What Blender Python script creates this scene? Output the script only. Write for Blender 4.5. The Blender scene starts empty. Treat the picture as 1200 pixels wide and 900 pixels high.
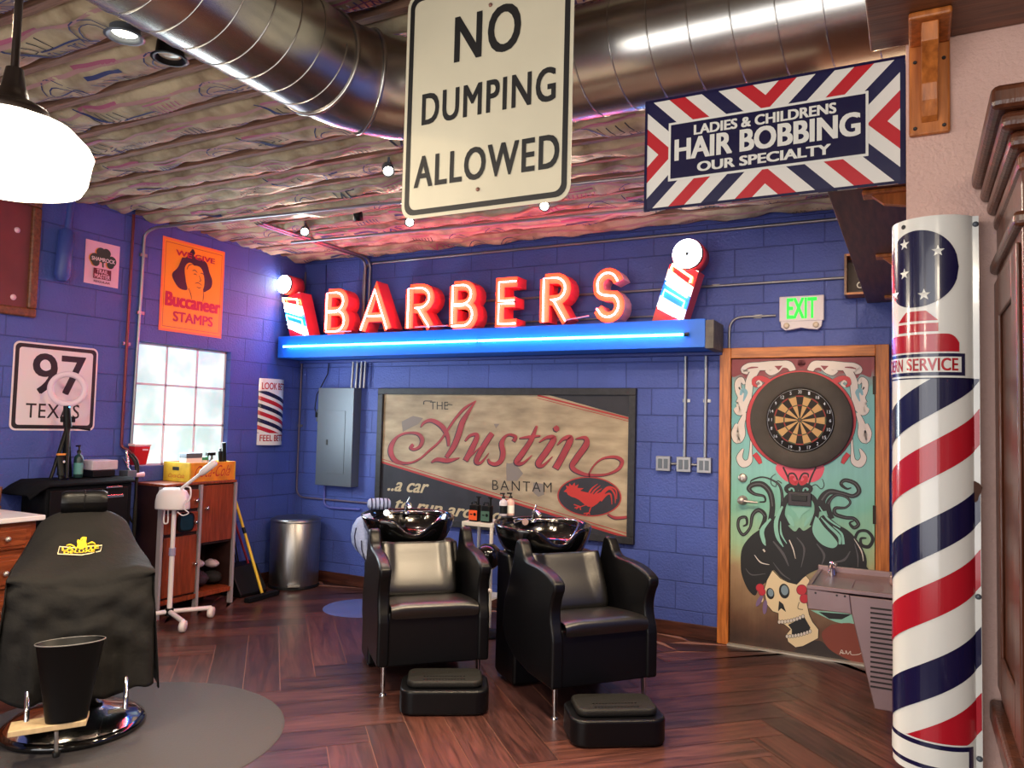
import bpy, math, random
from mathutils import Vector as V, Matrix
from mathutils.geometry import tessellate_polygon
PI = math.pi
sc = bpy.context.scene
# ---------------------------------------------------------------- camera, world, light, exposure
FOC = 896.22
CAM = V((5.29427, -5.62384, 1.50793))
YAW, PIT, ROL = -0.484804723, 0.0535489869, 0.0249621541
_f = V((math.sin(YAW)*math.cos(PIT), math.cos(YAW)*math.cos(PIT), math.sin(PIT)))
_r = V((math.cos(YAW), -math.sin(YAW), 0)); _u = _r.cross(_f)
_c, _s = math.cos(ROL), math.sin(ROL)
_r, _u = _c*_r+_s*_u, -_s*_r+_c*_u
cd = bpy.data.cameras.new('camera'); cam = bpy.data.objects.new('camera', cd)
sc.collection.objects.link(cam); sc.camera = cam
cd.sensor_width = 36; cd.lens = FOC/1200*36; cd.clip_start = .02
m3 = Matrix((_r, _u, -_f)).transposed(); cam.matrix_world = Matrix.Translation(CAM) @ m3.to_4x4()
sc.view_settings.view_transform = 'Standard'; sc.view_settings.look = 'None'
sc.view_settings.gamma = 1; sc.view_settings.use_curve_mapping = False
sc.view_settings.exposure = 0.3
w = bpy.data.worlds.new('world'); sc.world = w; w.use_nodes = True
w.node_tree.nodes['Background'].inputs[0].default_value = (.6, .75, 1, 1)
w.node_tree.nodes['Background'].inputs[1].default_value = .6
K_PEND, K_SPOT, K_FRONT, K_WIN = 38.0, 54.0, 95.0, 30.0
K_CAN = 40.0
N_RED, N_BLUE, N_WHITE, GLOBE_E = 62.0, 26.0, 15.0, 4.0
def lamp(kind, name, loc, energy, col, size=.1, rot=None, **kw):
    l = bpy.data.lights.new(name, kind); o = bpy.data.objects.new(name, l)
    sc.collection.objects.link(o); o.location = loc; l.energy = energy; l.color = col
    if kind == 'AREA': l.shape = 'RECTANGLE'; l.size = size[0]; l.size_y = size[1]
    else: l.shadow_soft_size = size
    if rot: o.rotation_euler = rot
    for k, v in kw.items(): setattr(l, k, v)
    return o
# added fill light, unseen behind the camera; daylight through the glass blocks
lamp('AREA', 'front_fill', (3.6, -8.3, 1.7), K_FRONT, (1, .96, .92), (4.5, 2.4), (PI/2, 0, 0))
lamp('AREA', 'glass_block_daylight', (.03, -1.32, 1.6), K_WIN, (.8, .95, 1), (.8, .85), (0, -PI/2, 0))

# ---------------------------------------------------------------- helpers
def W(x, y, ax, val):
    """photo pixel -> point on the plane axis=val"""
    d = _f*FOC+_r*(x-600)-_u*(y-450); t = (val-CAM[ax])/d[ax]
    return CAM+d*t
def L(r, g, b):
    f = lambda c: ((c/255+.055)/1.055)**2.4 if c > 10 else c/255/12.92
    return (f(r), f(g), f(b), 1)
MATS = {}
def mat(name, col, rough=.5, metal=0, noise=None, bump=None, emis=None, coat=0, spec=.5, stretch=(1, 1, 1), alpha=1, trans=0, col2=None):
    if name in MATS: return MATS[name]
    m = bpy.data.materials.new(name); m.use_nodes = True; nt = m.node_tree; b = nt.nodes['Principled BSDF']
    b.inputs['Base Color'].default_value = col; b.inputs['Roughness'].default_value = rough
    b.inputs['Metallic'].default_value = metal; b.inputs['Coat Weight'].default_value = coat
    b.inputs['Specular IOR Level'].default_value = spec; b.inputs['Alpha'].default_value = alpha
    b.inputs['Transmission Weight'].default_value = trans
    if emis: b.inputs['Emission Color'].default_value = emis[0]; b.inputs['Emission Strength'].default_value = emis[1]
    if noise or bump:
        tc = nt.nodes.new('ShaderNodeTexCoord'); mp = nt.nodes.new('ShaderNodeMapping'); mp.inputs['Scale'].default_value = stretch
        nt.links.new(tc.outputs['Object'], mp.inputs[0])
    if noise:
        n = nt.nodes.new('ShaderNodeTexNoise'); n.inputs['Scale'].default_value = noise[0]; n.inputs['Detail'].default_value = 6
        nt.links.new(mp.outputs[0], n.inputs[0])
        r = nt.nodes.new('ShaderNodeValToRGB'); a = noise[1]
        c2 = col2 or tuple(min(1, c*(1+a)) for c in col[:3])+(1,)
        r.color_ramp.elements[0].color = tuple(c*(1-a) for c in col[:3])+(1,); r.color_ramp.elements[0].position = .32
        r.color_ramp.elements[1].color = c2; r.color_ramp.elements[1].position = .68
        nt.links.new(n.outputs[0], r.inputs[0]); nt.links.new(r.outputs[0], b.inputs['Base Color'])
    if bump:
        n2 = nt.nodes.new('ShaderNodeTexNoise'); n2.inputs['Scale'].default_value = bump[0]; n2.inputs['Detail'].default_value = 4
        nt.links.new(mp.outputs[0], n2.inputs[0]); bp = nt.nodes.new('ShaderNodeBump')
        bp.inputs['Strength'].default_value = bump[1]; bp.inputs['Distance'].default_value = .01
        nt.links.new(n2.outputs[0], bp.inputs['Height']); nt.links.new(bp.outputs[0], b.inputs['Normal'])
    MATS[name] = m; return m

class MB:
    """collects shapes; build() links them as ONE mesh object"""
    def __init__(s): s.v = []; s.f = []; s.m = []; s.sm = []; s.uv = {}; s.mats = []
    def mi(s, m):
        if m not in s.mats: s.mats.append(m)
        return s.mats.index(m)
    def add(s, vs, fs, m, smooth=False, uvs=None):
        o = len(s.v); s.v += [V(p) for p in vs]; i = s.mi(m)
        for k, f in enumerate(fs):
            if uvs: s.uv[len(s.f)] = uvs[k]
            s.f.append([o+j for j in f]); s.m.append(i); s.sm.append(smooth)
    def quad(s, a, b, c, d, m, uv=None): s.add([a, b, c, d], [(0, 1, 2, 3)], m, uvs=[uv] if uv else None)
    def poly(s, pts, m):
        pts = [V(p) for p in pts]; s.add(pts, [tuple(t) for t in tessellate_polygon([pts])], m)
    def box(s, lo, hi, m, M=None):
        x0, y0, z0 = lo; x1, y1, z1 = hi
        vs = [V((x, y, z)) for z in (z0, z1) for y in (y0, y1) for x in (x0, x1)]
        if M: vs = [M @ p for p in vs]
        s.add(vs, [(0, 2, 3, 1), (4, 5, 7, 6), (0, 1, 5, 4), (2, 6, 7, 3), (0, 4, 6, 2), (1, 3, 7, 5)], m)
    def tube(s, pts, r, m, n=8, caps=True, closed=False):
        pts = [V(p) for p in pts]; rs = r if isinstance(r, (list, tuple)) else [r]*len(pts)
        vs = []; fs = []; N = len(pts); up = None
        for i, p in enumerate(pts):
            if closed: t = pts[(i+1) % N]-pts[i-1]
            else: t = pts[min(i+1, N-1)]-pts[max(i-1, 0)]
            t = t.normalized() if t.length > 1e-9 else V((0, 0, 1))
            if up is None: up = t.orthogonal().normalized()
            a = (up-t*up.dot(t)); a = a.normalized() if a.length > 1e-6 else t.orthogonal().normalized()
            up = a; b = t.cross(a)
            for k in range(n):
                an = 2*PI*k/n; vs.append(p+(a*math.cos(an)+b*math.sin(an))*rs[i])
        for i in range(N if closed else N-1):
            j = (i+1) % N
            for k in range(n):
                k2 = (k+1) % n; fs.append((i*n+k, i*n+k2, j*n+k2, j*n+k))
        s.add(vs, fs, m, True)
        if caps and not closed:
            s.add(vs[:n], [tuple(range(n))[::-1]], m); s.add(vs[-n:], [tuple(range(n))], m)
    def lathe(s, prof, o, m, n=24, ax=None, sx=1, sy=1):
        """profile of (r,z) turned about z through o; ax = (X,Y,Z) axes"""
        X, Y, Z = ax or (V((1, 0, 0)), V((0, 1, 0)), V((0, 0, 1))); o = V(o)
        vs = [o+X*(r*sx*math.cos(2*PI*k/n))+Y*(r*sy*math.sin(2*PI*k/n))+Z*z for r, z in prof for k in range(n)]
        fs = [(i*n+k, i*n+(k+1) % n, (i+1)*n+(k+1) % n, (i+1)*n+k) for i in range(len(prof)-1) for k in range(n)]
        s.add(vs, fs, m, True)
        for i, rev in ((0, True), (len(prof)-1, False)):
            if prof[i][0] > 1e-5:
                ring = vs[i*n:(i+1)*n]; s.add(ring, [tuple(range(n))[::-1] if rev else tuple(range(n))], m)
    def grid(s, G, m, smooth=True):
        R = len(G); Cn = len(G[0])
        s.add([p for row in G for p in row], [(i*Cn+j, i*Cn+j+1, (i+1)*Cn+j+1, (i+1)*Cn+j) for i in range(R-1) for j in range(Cn-1)], m, smooth)
    def prism(s, prof, fn, d0, d1, m, smooth=False):
        """2-D outline extruded: fn(u,v,d) -> point"""
        A = [V(fn(u, v, d0)) for u, v in prof]; B = [V(fn(u, v, d1)) for u, v in prof]; n = len(prof)
        s.add(A+B, [tuple(range(n))[::-1], tuple(range(n, 2*n))]+[(i, (i+1) % n, n+(i+1) % n, n+i) for i in range(n)], m, smooth)
    def build(s, name, parent=None, loc=None, bevel=0, seg=2, solid=0, sub=0, weld=False, local=False):
        """world-space shapes (or local=True: in the parent's own axes)"""
        me = bpy.data.meshes.new(name)
        if loc is None:
            lo = [min(p[i] for p in s.v) for i in range(3)]; hi = [max(p[i] for p in s.v) for i in range(3)]
            loc = V(((lo[0]+hi[0])/2, (lo[1]+hi[1])/2, lo[2] if not parent else (lo[2]+hi[2])/2))
        loc = V(loc)
        me.from_pydata([p-loc for p in s.v], [], s.f)
        for m in s.mats: me.materials.append(m)
        me.polygons.foreach_set('material_index', s.m); me.polygons.foreach_set('use_smooth', s.sm)
        if s.uv:
            ul = me.uv_layers.new(name='uv')
            for i, uv in s.uv.items():
                for k, li in enumerate(me.polygons[i].loop_indices): ul.data[li].uv = uv[k]
        me.update()
        o = bpy.data.objects.new(name, me); sc.collection.objects.link(o)
        if parent:
            o.parent = parent; pl = V((0, 0, 0))
            p = parent
            while p:
                if not (local and p.parent is None): pl += V(p.location)
                p = p.parent
            o.location = loc-pl
        else: o.location = loc
        if weld: md = o.modifiers.new('weld', 'WELD'); md.merge_threshold = 1e-4
        if bevel: md = o.modifiers.new('bevel', 'BEVEL'); md.width = bevel; md.segments = seg; md.limit_method = 'ANGLE'; md.angle_limit = .6
        if bevel and any(s.sm): md = o.modifiers.new('wn', 'WEIGHTED_NORMAL'); md.keep_sharp = True; md.weight = 90
        if solid: md = o.modifiers.new('solid', 'SOLIDIFY'); md.thickness = solid; md.offset = 0
        if sub: md = o.modifiers.new('sub', 'SUBSURF'); md.levels = sub; md.render_levels = sub
        return o
def _each(s, name, parent=None, **kw):
    """every separate piece becomes a part of its own"""
    par = {}
    def find(a):
        while par.setdefault(a, a) != a: a = par[a]
        return a
    key = [tuple(round(c, 5) for c in p) for p in s.v]
    for f in s.f:
        r = find(key[f[0]])
        for q in f[1:]: par[find(key[q])] = r
    groups = {}
    for i, f in enumerate(s.f): groups.setdefault(find(key[f[0]]), []).append(i)
    for g in groups.values():
        b = MB(); b.mats = s.mats; mp = {}
        for i in g:
            ff = []
            for q in s.f[i]:
                if q not in mp: mp[q] = len(b.v); b.v.append(s.v[q])
                ff.append(mp[q])
            b.f.append(ff); b.m.append(s.m[i]); b.sm.append(s.sm[i])
        o = b.build(name, parent, **kw)
    return o
MB.each = _each
def tag(o, label, cat, group=None):
    o['label'] = label; o['category'] = cat
    if group: o['group'] = group
    return o
def struct(o): o['kind'] = 'structure'; return o
def thing(name, loc, label, cat, group=None, rz=0):
    o = bpy.data.objects.new(name, None); sc.collection.objects.link(o); o.location = loc; o.rotation_euler = (0, 0, rz)
    o.empty_display_size = .1
    return tag(o, label, cat, group)
def copy_tree(o, parent=None):
    c = o.copy(); sc.collection.objects.link(c)
    if parent: c.parent = parent
    for ch in list(o.children): copy_tree(ch, c)
    return c
# smooth curve through points, with a width interpolated along it
def curve(pts, ws=None, k=6):
    P = [V((*p, 0)) if len(p) == 2 else V(p) for p in pts]; n = len(P)
    ws = ws if ws else [1]*n
    if not isinstance(ws, (list, tuple)): ws = [ws]*n
    out = []; wo = []
    for i in range(n-1):
        a = P[max(i-1, 0)]; b = P[i]; c = P[i+1]; d = P[min(i+2, n-1)]
        for j in range(k):
            t = j/k; out.append(.5*((2*b)+(c-a)*t+(2*a-5*b+4*c-d)*t*t+(3*b-a-3*c+d)*t**3)); wo.append(ws[i]*(1-t)+ws[i+1]*t)
    out.append(P[-1]); wo.append(ws[-1]); return out, wo
class Art:
    """flat paint on a plane: 2-D crop coordinates -> point; each layer sits a hair in front of the last"""
    def __init__(s, mb, fn, nrm, step=.0004): s.mb = mb; s.fn = fn; s.n = V(nrm); s.kk = 0; s.step = step; s.cnt = 0
    @property
    def k(s): return s.kk
    @k.setter
    def k(s, v): s.kk = v; s.cnt += 1
    def P(s, x, y): return V(s.fn(x, y))+s.n*(s.step*(s.kk+(s.cnt % 9)*.1))
    def poly(s, pts, m, smooth=False):
        s.k += 1
        if smooth: pts = [(p.x, p.y) for p in curve(list(pts)+[pts[0]])[0][:-1]]
        s.mb.poly([s.P(*p) for p in pts], m)
    def ell(s, cx, cy, rx, ry, m, rot=0, n=28, hole=None):
        s.k += 1; c, q = math.cos(rot), math.sin(rot)
        ring = lambda f: [s.P(cx+f*rx*math.cos(t)*c-f*ry*math.sin(t)*q, cy+f*rx*math.cos(t)*q+f*ry*math.sin(t)*c) for t in [2*PI*i/n for i in range(n)]]
        A = ring(1)
        if hole is None: s.mb.add(A, [tuple(range(n))], m)
        else: s.mb.add(A+ring(hole), [(i, (i+1) % n, n+(i+1) % n, n+i) for i in range(n)], m)
    def line(s, pts, ws, m, sm=True, k=6):
        s.k += 1
        if sm: P, Wd = curve(pts, ws, k)
        else: P = [V((*p, 0)) for p in pts]; Wd = ws if isinstance(ws, (list, tuple)) else [ws]*len(P)
        A = []; n = len(P)
        for i, p in enumerate(P):
            t = P[min(i+1, n-1)]-P[max(i-1, 0)]; t = t.normalized() if t.length > 1e-9 else V((1, 0, 0)); nn = V((-t.y, t.x, 0))*Wd[i]/2
            A += [s.P(p.x+nn.x, p.y+nn.y), s.P(p.x-nn.x, p.y-nn.y)]
        s.mb.add(A, [(2*i, 2*i+1, 2*i+3, 2*i+2) for i in range(n-1)], m)
    def text(s, t, x0, y0, x1, y1, m, x2=None, y2=None, **kw):
        """baseline from (x0,y0) to (x1,y1); top-left corner (x2,y2)"""
        s.k += 1
        x2 = x0 if x2 is None else x2
        vs, fs = glyphs(t, **kw)
        n = len(vs)//5 if kw.get('bold', 0) > 0 else len(vs)
        s.mb.add([s.P(x0+(x1-x0)*a+(x2-x0)*b, y0+(y1-y0)*a+(y2-y0)*b)+s.n*(.00004*(i//n)) for i, (a, b) in enumerate(vs)], fs, m)
def glyphs(t, bold=0, shear=0, spacing=1):
    c = bpy.data.curves.new('t', 'FONT'); c.body = t; c.offset = min(0, bold); c.shear = shear; c.space_character = spacing
    c.fill_mode = 'FRONT'; c.resolution_u = 4
    o = bpy.data.objects.new('t', c); sc.collection.objects.link(o)
    dg = bpy.context.evaluated_depsgraph_get(); me = bpy.data.meshes.new_from_object(o.evaluated_get(dg))
    P = [(v.co.x, v.co.y) for v in me.vertices]; F = [tuple(p.vertices) for p in me.polygons]
    bpy.data.objects.remove(o); bpy.data.curves.remove(c); bpy.data.meshes.remove(me)
    if bold > 0:
        n = len(P); P0, F0 = P, F; P = []; F = []
        for i, (dx, dy) in enumerate(((0, 0), (1, .5), (-1, .5), (1, -.5), (-1, -.5))):
            P += [(x+dx*bold*1.1, y+dy*bold*1.1) for x, y in P0]; F += [tuple(q+i*n for q in f) for f in F0]
    x0 = min(p[0] for p in P); x1 = max(p[0] for p in P); y0 = min(p[1] for p in P); y1 = max(p[1] for p in P)
    return [((x-x0)/(x1-x0), (y-y0)/(y1-y0)) for x, y in P], F
def crop(x0, y0, s, ax, val): return lambda x, y: W(x0+x/s, y0+y/s, ax, val)
def arc(cx, cy, r, a0, a1, n=8, ry=None):
    return [(cx+r*math.cos(math.radians(a0+(a1-a0)*i/n)), cy+(ry or r)*math.sin(math.radians(a0+(a1-a0)*i/n))) for i in range(n+1)]

# ---------------------------------------------------------------- node materials of the setting
def block_mat(name, col, hx, hz, xoff, zoff, sc_b=1.0):
    m = bpy.data.materials.new(name); m.use_nodes = True; nt = m.node_tree; b = nt.nodes['Principled BSDF']; N = nt.nodes.new; Lk = nt.links.new
    g = N('ShaderNodeTexCoord'); sx = N('ShaderNodeSeparateXYZ'); Lk(g.outputs['Object'], sx.inputs[0])
    cx = N('ShaderNodeCombineXYZ'); ad = N('ShaderNodeVectorMath'); ad.operation = 'SUBTRACT'; ad.inputs[1].default_value = (xoff, zoff, 0)
    Lk(sx.outputs[hx], cx.inputs[0]); Lk(sx.outputs[hz], cx.inputs[1]); Lk(cx.outputs[0], ad.inputs[0])
    br = N('ShaderNodeTexBrick'); br.offset = .5; br.inputs['Scale'].default_value = 1; br.inputs['Brick Width'].default_value = .4064
    br.inputs['Row Height'].default_value = .2032; br.inputs['Mortar Size'].default_value = .005; br.inputs['Mortar Smooth'].default_value = .6
    Lk(ad.outputs[0], br.inputs[0])
    br.inputs['Color1'].default_value = col; br.inputs['Color2'].default_value = tuple(c*1.06 for c in col[:3])+(1,)
    br.inputs['Mortar'].default_value = tuple(c*.72 for c in col[:3])+(1,)
    n = N('ShaderNodeTexNoise'); n.inputs['Scale'].default_value = 60; n.inputs['Detail'].default_value = 5; Lk(g.outputs['Object'], n.inputs[0])
    n3 = N('ShaderNodeTexNoise'); n3.inputs['Scale'].default_value = 2.5; Lk(g.outputs['Object'], n3.inputs[0])
    mx = N('ShaderNodeMix'); mx.data_type = 'RGBA'; mx.blend_type = 'MULTIPLY'; mx.inputs[0].default_value = .35
    Lk(br.outputs['Color'], mx.inputs[6]); Lk(n3.outputs[0], mx.inputs[7]); Lk(mx.outputs[2], b.inputs['Base Color'])
    mt = N('ShaderNodeMath'); mt.operation = 'MULTIPLY_ADD'; mt.inputs[1].default_value = -1.2
    Lk(br.outputs['Fac'], mt.inputs[0]); Lk(n.outputs[0], mt.inputs[2])
    bp = N('ShaderNodeBump'); bp.inputs['Strength'].default_value = .7; bp.inputs['Distance'].default_value = .008
    Lk(mt.outputs[0], bp.inputs['Height']); Lk(bp.outputs[0], b.inputs['Normal'])
    b.inputs['Roughness'].default_value = .5; b.inputs['Specular IOR Level'].default_value = .4
    return m
BLUE = L(78, 97, 180)
m_wall_b = block_mat('blue_block_back', BLUE, 0, 2, .2032*1.0+.0768, .1855)
m_wall_l = block_mat('blue_block_left', BLUE, 1, 2, .1, .1855)
m_wall_o = mat('plain_wall_paint', L(190, 180, 165), .7)
m_stucco = mat('stucco', L(216, 178, 166), .75, bump=(120, .4), noise=(3, .04))
def wood(name, col, col2, stretch=(1.5, 1.5, 18), rough=.4, sc_=4, coat=.0):
    return mat(name, col, rough, noise=(sc_, .25), stretch=stretch, col2=col2, bump=(sc_*3, .12), coat=coat)
w_oak_v = wood('oak_vertical', L(172, 94, 38), L(210, 126, 58), (14, 14, 1.2))
w_oak_h = wood('oak_horizontal', L(172, 94, 38), L(210, 126, 58), (1.2, 14, 14))
w_walnut = wood('walnut_stain', L(96, 54, 34), L(128, 78, 50), (1.2, 12, 12), .35)
w_walnut_y = wood('walnut_stain_deep', L(78, 42, 30), L(108, 62, 44), (12, 1.2, 12), .45)
w_cab = wood('mahogany', L(120, 52, 26), L(150, 70, 38), (14, 14, 1.2), .35)
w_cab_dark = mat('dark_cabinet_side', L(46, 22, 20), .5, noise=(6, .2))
m_black = mat('black_plastic', L(12, 12, 13), .45, spec=.25)
m_black_gloss = mat('black_gloss', L(8, 8, 9), .12, coat=.6)
m_black_leather = mat('black_leather', L(9, 9, 12), .36, bump=(220, .06), spec=.28)
m_back_leather = mat('sheen_leather', L(16, 15, 15), .34, bump=(180, .08), spec=.85)  # lighter, shinier copy of the black leather, set to carry the lamp highlight
m_black_cloth = mat('black_cloth', L(14, 15, 20), .9, bump=(30, .3), spec=.15)
m_rubber = mat('black_rubber', L(26, 25, 23), .55, bump=(160, .3), spec=.3)
m_chrome = mat('chrome', L(215, 215, 215), .12, 1)
m_steel = mat('brushed_steel', L(150, 148, 148), .33, 1, noise=(8, .12), stretch=(30, 30, 1))
m_galv = mat('galvanised', L(186, 184, 180), .27, 1, noise=(5, .1))
m_conduit = mat('conduit_metal', L(150, 150, 155), .38, .8)
m_conduit_blue = mat('conduit_painted', L(84, 88, 170), .45)
m_copper = mat('copper_pipe', L(112, 54, 60), .4, .6)
m_white = mat('white_enamel', L(228, 224, 216), .3)
m_white_plastic = mat('white_plastic', L(226, 218, 222), .4)
m_cream = mat('sign_cream', L(214, 208, 184), .42, noise=(3, .05))
m_signblack = mat('sign_black', L(26, 25, 26), .5)
m_navy = mat('enamel_navy', L(18, 18, 60), .18, coat=.3)
m_red = mat('enamel_red', L(178, 24, 40), .2, coat=.3)
m_offwhite = mat('enamel_white', L(226, 226, 220), .18, coat=.3)
m_joist = mat('joist_wood', L(140, 108, 90), .8, noise=(8, .3), stretch=(1, 12, 12))
m_grey_metal = mat('grey_painted_metal', L(94, 102, 112), .4, .3)
# ---------------------------------------------------------------- floor: herringbone planks
random.seed(3)
def plank_mat(i, c1, c2):
    m = bpy.data.materials.new('plank_%d' % i); m.use_nodes = True; nt = m.node_tree; b = nt.nodes['Principled BSDF']; N = nt.nodes.new
    uv = N('ShaderNodeUVMap'); mp = N('ShaderNodeMapping'); mp.inputs['Scale'].default_value = (1.6, 17, 1); nt.links.new(uv.outputs[0], mp.inputs[0])
    n = N('ShaderNodeTexNoise'); n.inputs['Scale'].default_value = 1.6; n.inputs['Detail'].default_value = 8; n.inputs['Distortion'].default_value = 1.2
    nt.links.new(mp.outputs[0], n.inputs[0]); r = N('ShaderNodeValToRGB')
    r.color_ramp.elements[0].position = .3; r.color_ramp.elements[0].color = c1; r.color_ramp.elements[1].position = .72; r.color_ramp.elements[1].color = c2
    nt.links.new(n.outputs[0], r.inputs[0]); nt.links.new(r.outputs[0], b.inputs['Base Color'])
    b.inputs['Roughness'].default_value = .3; b.inputs['Specular IOR Level'].default_value = .45
    bp = N('ShaderNodeBump'); bp.inputs['Strength'].default_value = .08; nt.links.new(n.outputs[0], bp.inputs['Height']); nt.links.new(bp.outputs[0], b.inputs['Normal'])
    return m
planks = [plank_mat(i, L(*a), L(*b_)) for i, (a, b_) in enumerate([((38, 21, 20), (84, 51, 46)), ((45, 26, 24), (98, 60, 53)), ((54, 31, 29), (110, 68, 59)), ((40, 25, 25), (76, 49, 47)), ((58, 34, 30), (104, 62, 52))])]
m_gap = mat('plank_gap', L(150, 104, 90), .6)
fb = MB(); fb.quad((-.2, -9, -.004), (9, -9, -.004), (9, .2, -.004), (-.2, .2, -.004), m_gap)
PL, PW, G = 1.2, .2, .0019
ca = math.cos(PI/4)
def fl(u, v, z=0): return V((2.17+(u-v)*ca, -1.80+(u+v)*ca, z))
n_ = int(PL/PW)
for i in range(-60, 60):
    for j in range(-9, 10):
        for kind in (0, 1):
            bu, bv = i*PW+j*PL, i*PW-j*PL
            if kind == 0: u0, v0, u1, v1 = bu, bv, bu+PL, bv+PW
            else: u0, v0, u1, v1 = bu, bv+PW, bu+PW, bv+PW+PL
            c = fl((u0+u1)/2, (v0+v1)/2)
            if not (-.7 < c.x < 8.8 and -8.9 < c.y < .7): continue
            m = random.choice(planks); a = random.random()*40; q = random.random()*40
            q4 = [fl(u0+G, v0+G), fl(u1-G, v0+G), fl(u1-G, v1-G), fl(u0+G, v1-G)]
            q4 = [V((min(max(p.x, -.1), 8.9), min(max(p.y, -8.9), .1), 0)) for p in q4]
            uv = [(a, q), (a+PL, q), (a+PL, q+PW), (a, q+PW)] if kind == 0 else [(a, q), (a, q+PW), (a+PL, q+PW), (a+PL, q)]
            fb.quad(*q4, m, uv=uv)
struct(fb.build('floor', loc=(0, 0, 0)))
# ---------------------------------------------------------------- walls
HT = 3.05
b = MB(); b.box((0, 0, 0), (5.5, .15, 3.3), m_wall_b); struct(b.build('wall_back', loc=(0, 0, 0)))
WY0, WY1, WZ0, WZ1 = -1.775, -.865, 1.115, 2.085
b = MB()
for lo, hi in [((-.15, -9, 0), (0, WY0, 3.3)), ((-.15, WY1, 0), (0, .15, 3.3)), ((-.15, WY0, 0), (0, WY1, WZ0)), ((-.15, WY0, WZ1), (0, WY1, 3.3))]: b.box(lo, hi, m_wall_l)
struct(b.build('wall_left', loc=(0, 0, 0)))
b = MB(); b.box((5.5, -3.55, 0), (5.65, .15, 3.3), m_wall_l); struct(b.build('wall_right', loc=(0, 0, 0)))
b = MB(); b.box((5.28, -3.73, 0), (8.8, -3.55, 3.3), m_stucco); struct(b.build('wall_front', loc=(0, 0, 0)))
b = MB()
b.box((8.8, -9, 0), (8.95, -3.55, 3.3), m_wall_o); struct(b.build('wall_east', loc=(0, 0, 0)))
b = MB()
for lo, hi in [((-.15, -9.15, 0), (1.2, -9, 3.3)), ((6, -9.15, 0), (8.95, -9, 3.3)), ((1.2, -9.15, 0), (6, -9, .4)), ((1.2, -9.15, 2.95), (6, -9, 3.3))]: b.box(lo, hi, m_wall_o)
struct(b.build('wall_rear', loc=(0, 0, 0)))
# baseboards
m_base = wood('baseboard_wood', L(62, 32, 26), L(84, 46, 36), (1.2, 12, 12))
b = MB(); b.box((0, -.014, 0), (4.05, 0, .1), m_base); struct(b.build('baseboard_back', bevel=.004))
b = MB(); b.box((0, -9, 0), (.014, -.014, .1), m_base); struct(b.build('baseboard_left', bevel=.004))
# ---------------------------------------------------------------- glass-block window
m_glassblk = bpy.data.materials.new('glass_block'); m_glassblk.use_nodes = True
nt = m_glassblk.node_tree; pb = nt.nodes['Principled BSDF']; N = nt.nodes.new
tc = N('ShaderNodeNewGeometry'); nz = N('ShaderNodeTexNoise'); nz.inputs['Scale'].default_value = 4.5; nz.inputs['Detail'].default_value = 2; nt.links.new(tc.outputs['Position'], nz.inputs[0])
rp = N('ShaderNodeValToRGB'); rp.color_ramp.elements[0].position = .36; rp.color_ramp.elements[0].color = (.34, .62, .6, 1); rp.color_ramp.elements[1].position = .6; rp.color_ramp.elements[1].color = (.78, 1, .95, 1)
nt.links.new(nz.outputs[0], rp.inputs[0]); nt.links.new(rp.outputs[0], pb.inputs['Emission Color']); pb.inputs['Emission Strength'].default_value = .68
pb.inputs['Base Color'].default_value = (.45, .6, .6, 1); pb.inputs['Roughness'].default_value = .15
m_mort = mat('block_mortar', L(222, 210, 222), .7)
wt = bpy.data.objects.new('window_1', None); sc.collection.objects.link(wt); wt.location = (-.06, (WY0+WY1)/2, WZ0); struct(wt)
b = MB()
bw, bh = (WY1-WY0-.02)/3, (WZ1-WZ0-.02)/3
for i in range(4):
    y = WY0+.01+i*bw; b.box((-.11, y-.008, WZ0), (-.052, y+.008, WZ1), m_mort)
    z = WZ0+.01+i*bh; b.box((-.11, WY0, z-.008), (-.052, WY1, z+.008), m_mort)
struct(b.build('mortar_grid', wt))
for i in range(3):
    for j in range(3):
        b = MB(); y0 = WY0+.01+i*bw+.008; z0 = WZ0+.01+j*bh+.008; y1 = y0+bw-.016; z1 = z0+bh-.016
        b.box((-.11, y0, z0), (-.06, y1, z1), m_glassblk)
        b.box((-.0598, y0+.02, z0+.02), (-.0575, y1-.02, z1-.02), m_glassblk)
        struct(b.build('glass_block', wt, bevel=.004))
# ---------------------------------------------------------------- ceiling: joists with faced insulation between
ct = bpy.data.objects.new('ceiling', None); sc.collection.objects.link(ct); ct.location = (4, -4, 3.05); struct(ct)
b = MB(); b.quad((-.2, .2, 3.32), (9, .2, 3.32), (9, -9.2, 3.32), (-.2, -9.2, 3.32), m_joist); struct(b.build('subfloor', ct))
SP = .305; J0 = -.31
for k in range(0, 28):
    y = J0-SP*k; b = MB(); b.box((0, y-.019, HT), (8.8, y+.019, HT+.24), m_joist); struct(b.build('joist', ct))
def kraft():
    m = bpy.data.materials.new('kraft_facing'); m.use_nodes = True; nt = m.node_tree; b = nt.nodes['Principled BSDF']; N = nt.nodes.new
    tc = N('ShaderNodeTexCoord'); n = N('ShaderNodeTexNoise'); n.inputs['Scale'].default_value = 5; n.inputs['Detail'].default_value = 7
    nt.links.new(tc.outputs['Object'], n.inputs[0]); r = N('ShaderNodeValToRGB'); e = r.color_ramp.elements
    e[0].position = .3; e[0].color = L(122, 104, 80); e[1].position = .58; e[1].color = L(188, 176, 146)
    nt.links.new(n.outputs[0], r.inputs[0]); nt.links.new(r.outputs[0], b.inputs['Base Color']); b.inputs['Roughness'].default_value = .85
    n2 = N('ShaderNodeTexNoise'); n2.inputs['Scale'].default_value = 16; nt.links.new(tc.outputs['Object'], n2.inputs[0]); bp = N('ShaderNodeBump'); bp.inputs['Strength'].default_value = .5; bp.inputs['Distance'].default_value = .03
    nt.links.new(n2.outputs[0], bp.inputs['Height']); nt.links.new(bp.outputs[0], b.inputs['Normal']); return m
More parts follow.
